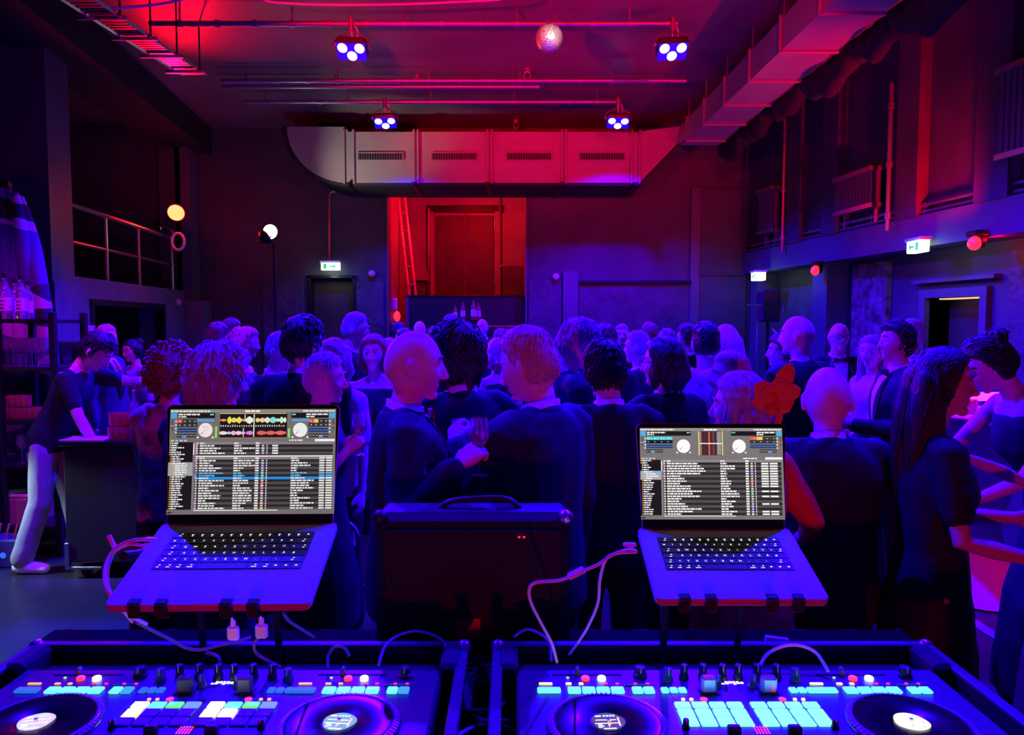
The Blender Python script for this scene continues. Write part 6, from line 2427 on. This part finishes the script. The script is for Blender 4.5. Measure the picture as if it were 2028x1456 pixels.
person(1641, 714, 2.68, -10, 'bald person in a black suit with white collar, back turned, right', outfit='suit', color='suit_navy', hair='bald', yaw=-6, nod=10, hs=1.2, wide=1.18, arms={'R': 'front', 'L': 'front'})
person(1868, 680, 2.45, -102, 'person with long black hair in a black short-sleeved dress, profile right', sex='f', outfit='dress', hem=.1, color='dress_black', hair='long', hcol='hair_black', yaw=-6, hs=1.02, sleeve=.34, skin='skin_tan',
       arms={'R': ((.20, .26, 1.10), 'relax', (-.2, .2, 1), (0, 1, .3), (.4, -1, -.4)), 'L': ((-.05, .30, 1.18), 'relax')}, key='black')
person(1956, 668, 3.25, 84, 'person with dark pinned-up hair leaning over the cocktail table', sex='f', outfit='gown', color='dress_black', hair='updo', hcol='hair_black', yaw=4, nod=8, lean=26, sleeve=0, s=1.0,
       arms={'L': ((-.22, .42, 1.22), 'relax', (0, 0, -1), (1, 0, 0), (-.6, -.4, -.8)), 'R': ((.18, .40, 1.22), 'relax', (0, 0, -1), (-1, 0, 0), (1, -.3, -.2))}, key='lean')
person(2185, 655, 2.65, 95, 'person in a dark sleeveless dress cut off by the right picture edge', sex='f', outfit='gown', color='dress_black', hair='long', hcol='hair_brown', sleeve=0,
       arms={'R': ((.2, .36, 1.28), 'relax', (0, 0, -1), (1, 0, 0), (.3, .2, -1)), 'L': ((-.34, .28, 1.25), 'relax', (0, 0, -1), (1, 0, 0), (-.6, -.2, -1))})
# ------------------------------------------------------------------ bar
person(188, 672, 5.25, -84, 'bartender in a black shirt leaning over the bar counter', outfit='top', color='dress_black', hair='short', hcol='hair_black', lean=24, nod=16, s=.985, sleeve=.34, hs=1.12, lod=1, lcol='trouser_grey', shoe='shoe_white', key='bar', stance=.11, walk=-.16,
       arms={'R': ((.20, .40, 1.05), 'relax', (0, 0, -1), (-1, 0, 0), (.6, -.6, .3)), 'L': ((-.16, .50, 1.60), 'grip', (1, 0, 0), (0, 0, 1), (-1, 0, -.6))})
p_, t_ = gripped('bar', 'L')
jg = thing('jug', 'clear jug held out over the bar by the bartender', 'jug', p_ - Vector((0, 0, .13)), 0, 'drinks held by guests')
MB().lathe([(.001, 0), (.042, 0), (.046, .004), (.043, .10), (.050, .15), (.047, .15), (.040, .10), (.042, .008), (.001, .007)], 22).build('glass', 'glass', jg, True, angle=60)
MB().tube([(.045, 0, .12), (.085, 0, .11), (.085, 0, .05), (.045, 0, .03)], .006, 8).build('handle', 'glass', jg, True)
person(210, 640, 6.4, -95, 'white-haired person standing behind the bartender', outfit='suit', color='suit_grey', hair='crop', hcol='hair_white', yaw=-5, tie='long')
person(264, 668, 7.1, 150, 'dark-haired person in a pale patterned top behind the bar', sex='f', outfit='top', color='top_print', hair='updo', hcol='hair_black', sleeve=.5, nod=10, front=True)
# ------------------------------------------------------------------ guests on the left
person(428, 636, 6.3, -20, 'person with short dark hair behind the grey wavy-haired one', outfit='suit', hair='short', hcol='hair_brown', yaw=-10, nod=6)
person(458, 630, 6.9, -75, 'bearded-cheeked person with brown hair lit white from the side', outfit='suit', hair='short', hcol='hair_brown', yaw=-15)
person(484, 645, 5.75, -88, 'person with blond hair pinned up and bare shoulders', sex='f', outfit='dress', color='dress_black', hair='short', hcol='hair_blond', sleeve=0, nod=8)
person(549, 652, 4.6, -115, 'grey-haired person with white collar left of the tall one', outfit='tux', hair='crop', hcol='hair_grey', yaw=15, nod=8, key='greyL', arms={'R': 'hold'})
held_wine_glass('greyL', 'R', 'wine glass in front of the grey-haired person left of the tall one', .3)
person(660, 668, 4.1, 150, 'person hidden behind a raised drink beside the tall one', sex='f', outfit='top', color='top_light', hair='bob', hcol='hair_blond', key='raise', sleeve=.4,
       arms={'R': ((.12, .26, 1.50), 'grip', (-1, .2, 0), (0, 0, 1), (.8, -.2, -1)), 'L': 'down'})
held_tumbler('raise', 'R', 'tumbler of amber drink raised beside the tall person')
person(700, 615, 5.5, -82, 'tall greying person in a dinner jacket before the dark door', outfit='tux', hair='crop', hcol='hair_grey', yaw=-8, nod=6, front=True)
person(740, 660, 4.7, 178, 'person with a brown bob and draped dark top facing the camera', sex='f', outfit='dress', color='dress_black', hair='bob', hcol='hair_red', sleeve=0, front=True)
person(478, 735, 4.2, 20, 'person in a pale sleeveless top behind the grey wavy-haired one', sex='f', outfit='top', color='top_light', hair='bob', hcol='hair_brown', sleeve=.2, legs='skirt')
# ------------------------------------------------------------------ far guests in front of the alcove
far = [(788, 637, 9.2, -60, 'far person with dark hair at the foot of the alcove, left', 'short', 'hair_black', 'suit'), (831, 636, 9.6, 30, 'far bald person lit red before the alcove partition', 'bald', 'hair_grey', 'suit'),
       (800, 648, 7.2, 90, 'far person with long brown hair above the bald one in the centre', 'long', 'hair_brown', 'top'), (771, 668, 6.0, 60, 'person in a pale top just right of the brown bob', 'bob', 'hair_blond', 'top'),
       (860, 648, 9.9, 0, 'far reddish-haired person in the crowd before the back bar', 'curly', 'hair_red', 'dress'), (893, 622, 7.6, 10, 'tall far person rising behind the thick dark hair', 'short', 'hair_brown', 'suit'),
       (955, 632, 9.9, 160, 'far bald person facing the camera by the back bar', 'bald', 'hair_grey', 'suit'), (991, 648, 8.6, 60, 'far red-lit person with pinned-up hair right of the back bar', 'updo', 'hair_red', 'dress'),
       (985, 668, 5.6, 30, 'person with blond hair and dark strap dress by the blond crop', 'bob', 'hair_blond', 'dress'), (1232, 640, 8.2, 170, 'far person with a pale face between two guests, facing the camera', 'crop', 'hair_grey', 'suit'),
       (1196, 640, 4.9, -30, 'person with brown hair half hidden by the short dark-haired one', 'short', 'hair_brown', 'suit'), (1263, 652, 5.2, 62, 'grey-haired person with glasses looking left, centre right', 'crop', 'hair_grey', 'tux'),
       (1286, 636, 7.4, 20, 'far person with reddish hair behind the glasses wearer', 'crop', 'hair_red', 'suit'), (1322, 650, 6.0, -20, 'person with grey swept hair behind the black bob', 'short', 'hair_grey', 'suit'),
       (1361, 640, 6.6, 55, 'person in a dark suit looking left, beside the pale hooded jumper', 'short', 'hair_brown', 'tux'), (1275, 650, 8.8, 40, 'far person with a dark bun in the middle of the crowd', 'updo', 'hair_black', 'dress')]
for (px, tp, d_, fc, lb, hr, hc, of) in far:
    person(px, tp, d_, fc, lb, sex='f' if of in ('dress', 'top') else 'm', outfit=of, hair=hr, hcol=hc, glasses='glasses looking' in lb, sleeve=0 if of == 'dress' else .9, legs='skirt', front=fc > 140,
           color={'top': 'top_light', 'dress': 'dress_black'}.get(of))
# ------------------------------------------------------------------ guests on the right
person(1398, 632, 4.3, 2, 'person with dark short hair in a pale hooded jumper, back turned', outfit='hoodie', color='hoodie', hair='crop', hcol='hair_black', hs=1.04, lcol='denim', wide=1.05, arms={'R': 'down', 'L': ((-.30, .15, 1.1), 'relax')})
person(1436, 640, 4.8, 25, 'person with long blond hair and pale top beside the hooded jumper', sex='f', outfit='top', color='top_light', hair='long', hcol='hair_blond', yaw=-20, sleeve=.9, legs='skirt',
       arms={'R': ((.34, .22, 1.32), 'flat', (0, -1, 0), (0, 0, 1), (.6, -.5, -1)), 'L': 'down'})
person(1447, 690, 3.4, 75, 'person with pale blond hair behind the orange flower, profile left', sex='f', outfit='top', color='top_print', hair='crop', hcol='hair_blond', yaw=10)
person(1582, 626, 4.4, 28, 'bald person in a black dinner jacket looking left by the loudspeaker', outfit='tux', hair='bald', hcol='hair_grey', yaw=30, wide=1.05, arms={'L': 'hold', 'R': 'front'})
person(1548, 660, 5.2, 80, 'person in a blue jacket hidden behind the bald dinner jacket', outfit='suit', color='suit_navy', hair='short', hcol='hair_brown')
person(1662, 640, 5.9, 172, 'bald person with glasses and bow tie facing the camera', outfit='tux', hair='fringe', hcol='hair_grey', yaw=4, glasses=True, front=True, lod=1, arms={'R': 'front', 'L': 'front'})
person(1725, 660, 5.1, 100, 'person with shoulder-length blond hair and pale top, right', sex='f', outfit='top', color='top_light', hair='long', hcol='hair_blond', yaw=30, front=True, sleeve=.9, arms={'R': 'hold', 'L': 'front'})
person(1776, 632, 4.4, 82, 'person with black hair and dinner jacket in profile left', outfit='tux', hair='short', hcol='hair_black', yaw=6, nod=-2, front=True, arms={'L': 'hold', 'R': 'front'}, key='prof')
held_tumbler('prof', 'L', 'tumbler held by the black-haired person in profile')
person(1806, 629, 5.7, 112, 'white-haired person in a dark suit by the right door', outfit='suit', hair='crop', hcol='hair_white', yaw=-8, front=True, tie='long')
# orange flower fascinator
fp = at(1530, 785, 2.36)
fl = thing('flower_fascinator', 'orange-red flower hair ornament with spread petals', 'hair ornament', fp)
rn_ = random.Random(4)
for k in range(13):
    a = 2 * PI * k / 13 + rn_.uniform(-.2, .2)
    L = rn_.uniform(.05, .08) * (1.6 if k in (1, 2) else 1)
    mb = MB()
    dirv = Vector((math.cos(a), -.25 + rn_.uniform(-.3, .3), math.sin(a))).normalized()
    up = Vector((0, -1, 0))
    sd = dirv.cross(up).normalized()
    rings = []
    for f_, w_ in ((0, .010), (.25, .022), (.55, .030), (.85, .022), (1, .004)):
        c_ = dirv * (L * f_) + up * (.02 * math.sin(f_ * 2.6))
        rings.append([tuple(c_ + sd * w_ * math.cos(q) + up * .004 * math.sin(q)) for q in np.linspace(0, 2 * PI, 8, endpoint=False)])
    mb.loft(rings).build('petal', 'flower_red', fl, True)
MB().ell((-.02, -.01, .0), (.03, .022, .026), 12, 8).build('flower_centre', 'flower_red', fl, True)
MB().tube(spline([(0, 0, -.01), (.02, -.01, -.06), (.012, .0, -.1)], 5), .012, 6).build('ribbon', 'flower_red', fl, True)
# ------------------------------------------------------------------ fuse every recorded volume
bpy.context.view_layer.update()
dg = bpy.context.evaluated_depsgraph_get()
_new = []
for (o, m, disp, seed) in BAKE:
    me = bpy.data.meshes.new_from_object(o.evaluated_get(dg))
    _new.append(me)
for (o, m, disp, seed), me in zip(BAKE, _new):
    old = o.data
    o.modifiers.clear()
    n = len(me.vertices)
    if disp and n:
        co = np.empty(n * 3)
        no = np.empty(n * 3)
        me.vertices.foreach_get('co', co)
        me.vertices.foreach_get('normal', no)
        co, no = co.reshape(-1, 3), no.reshape(-1, 3)
        k = np.array([noise.noise(Vector((c[0] * 7 + seed, c[1] * 7, c[2] * 10))) + .5 * noise.noise(Vector((c[0] * 16, c[1] * 16 + seed, c[2] * 20))) for c in co])
        co = co + no * (k * disp)[:, None]
        me.vertices.foreach_set('co', co.ravel())
    me.materials.clear()
    me.materials.append(MATS[m])
    me.polygons.foreach_set('use_smooth', [True] * len(me.polygons))
    me.name = old.name
    me.update()
    o.data = me
    bpy.data.meshes.remove(old)
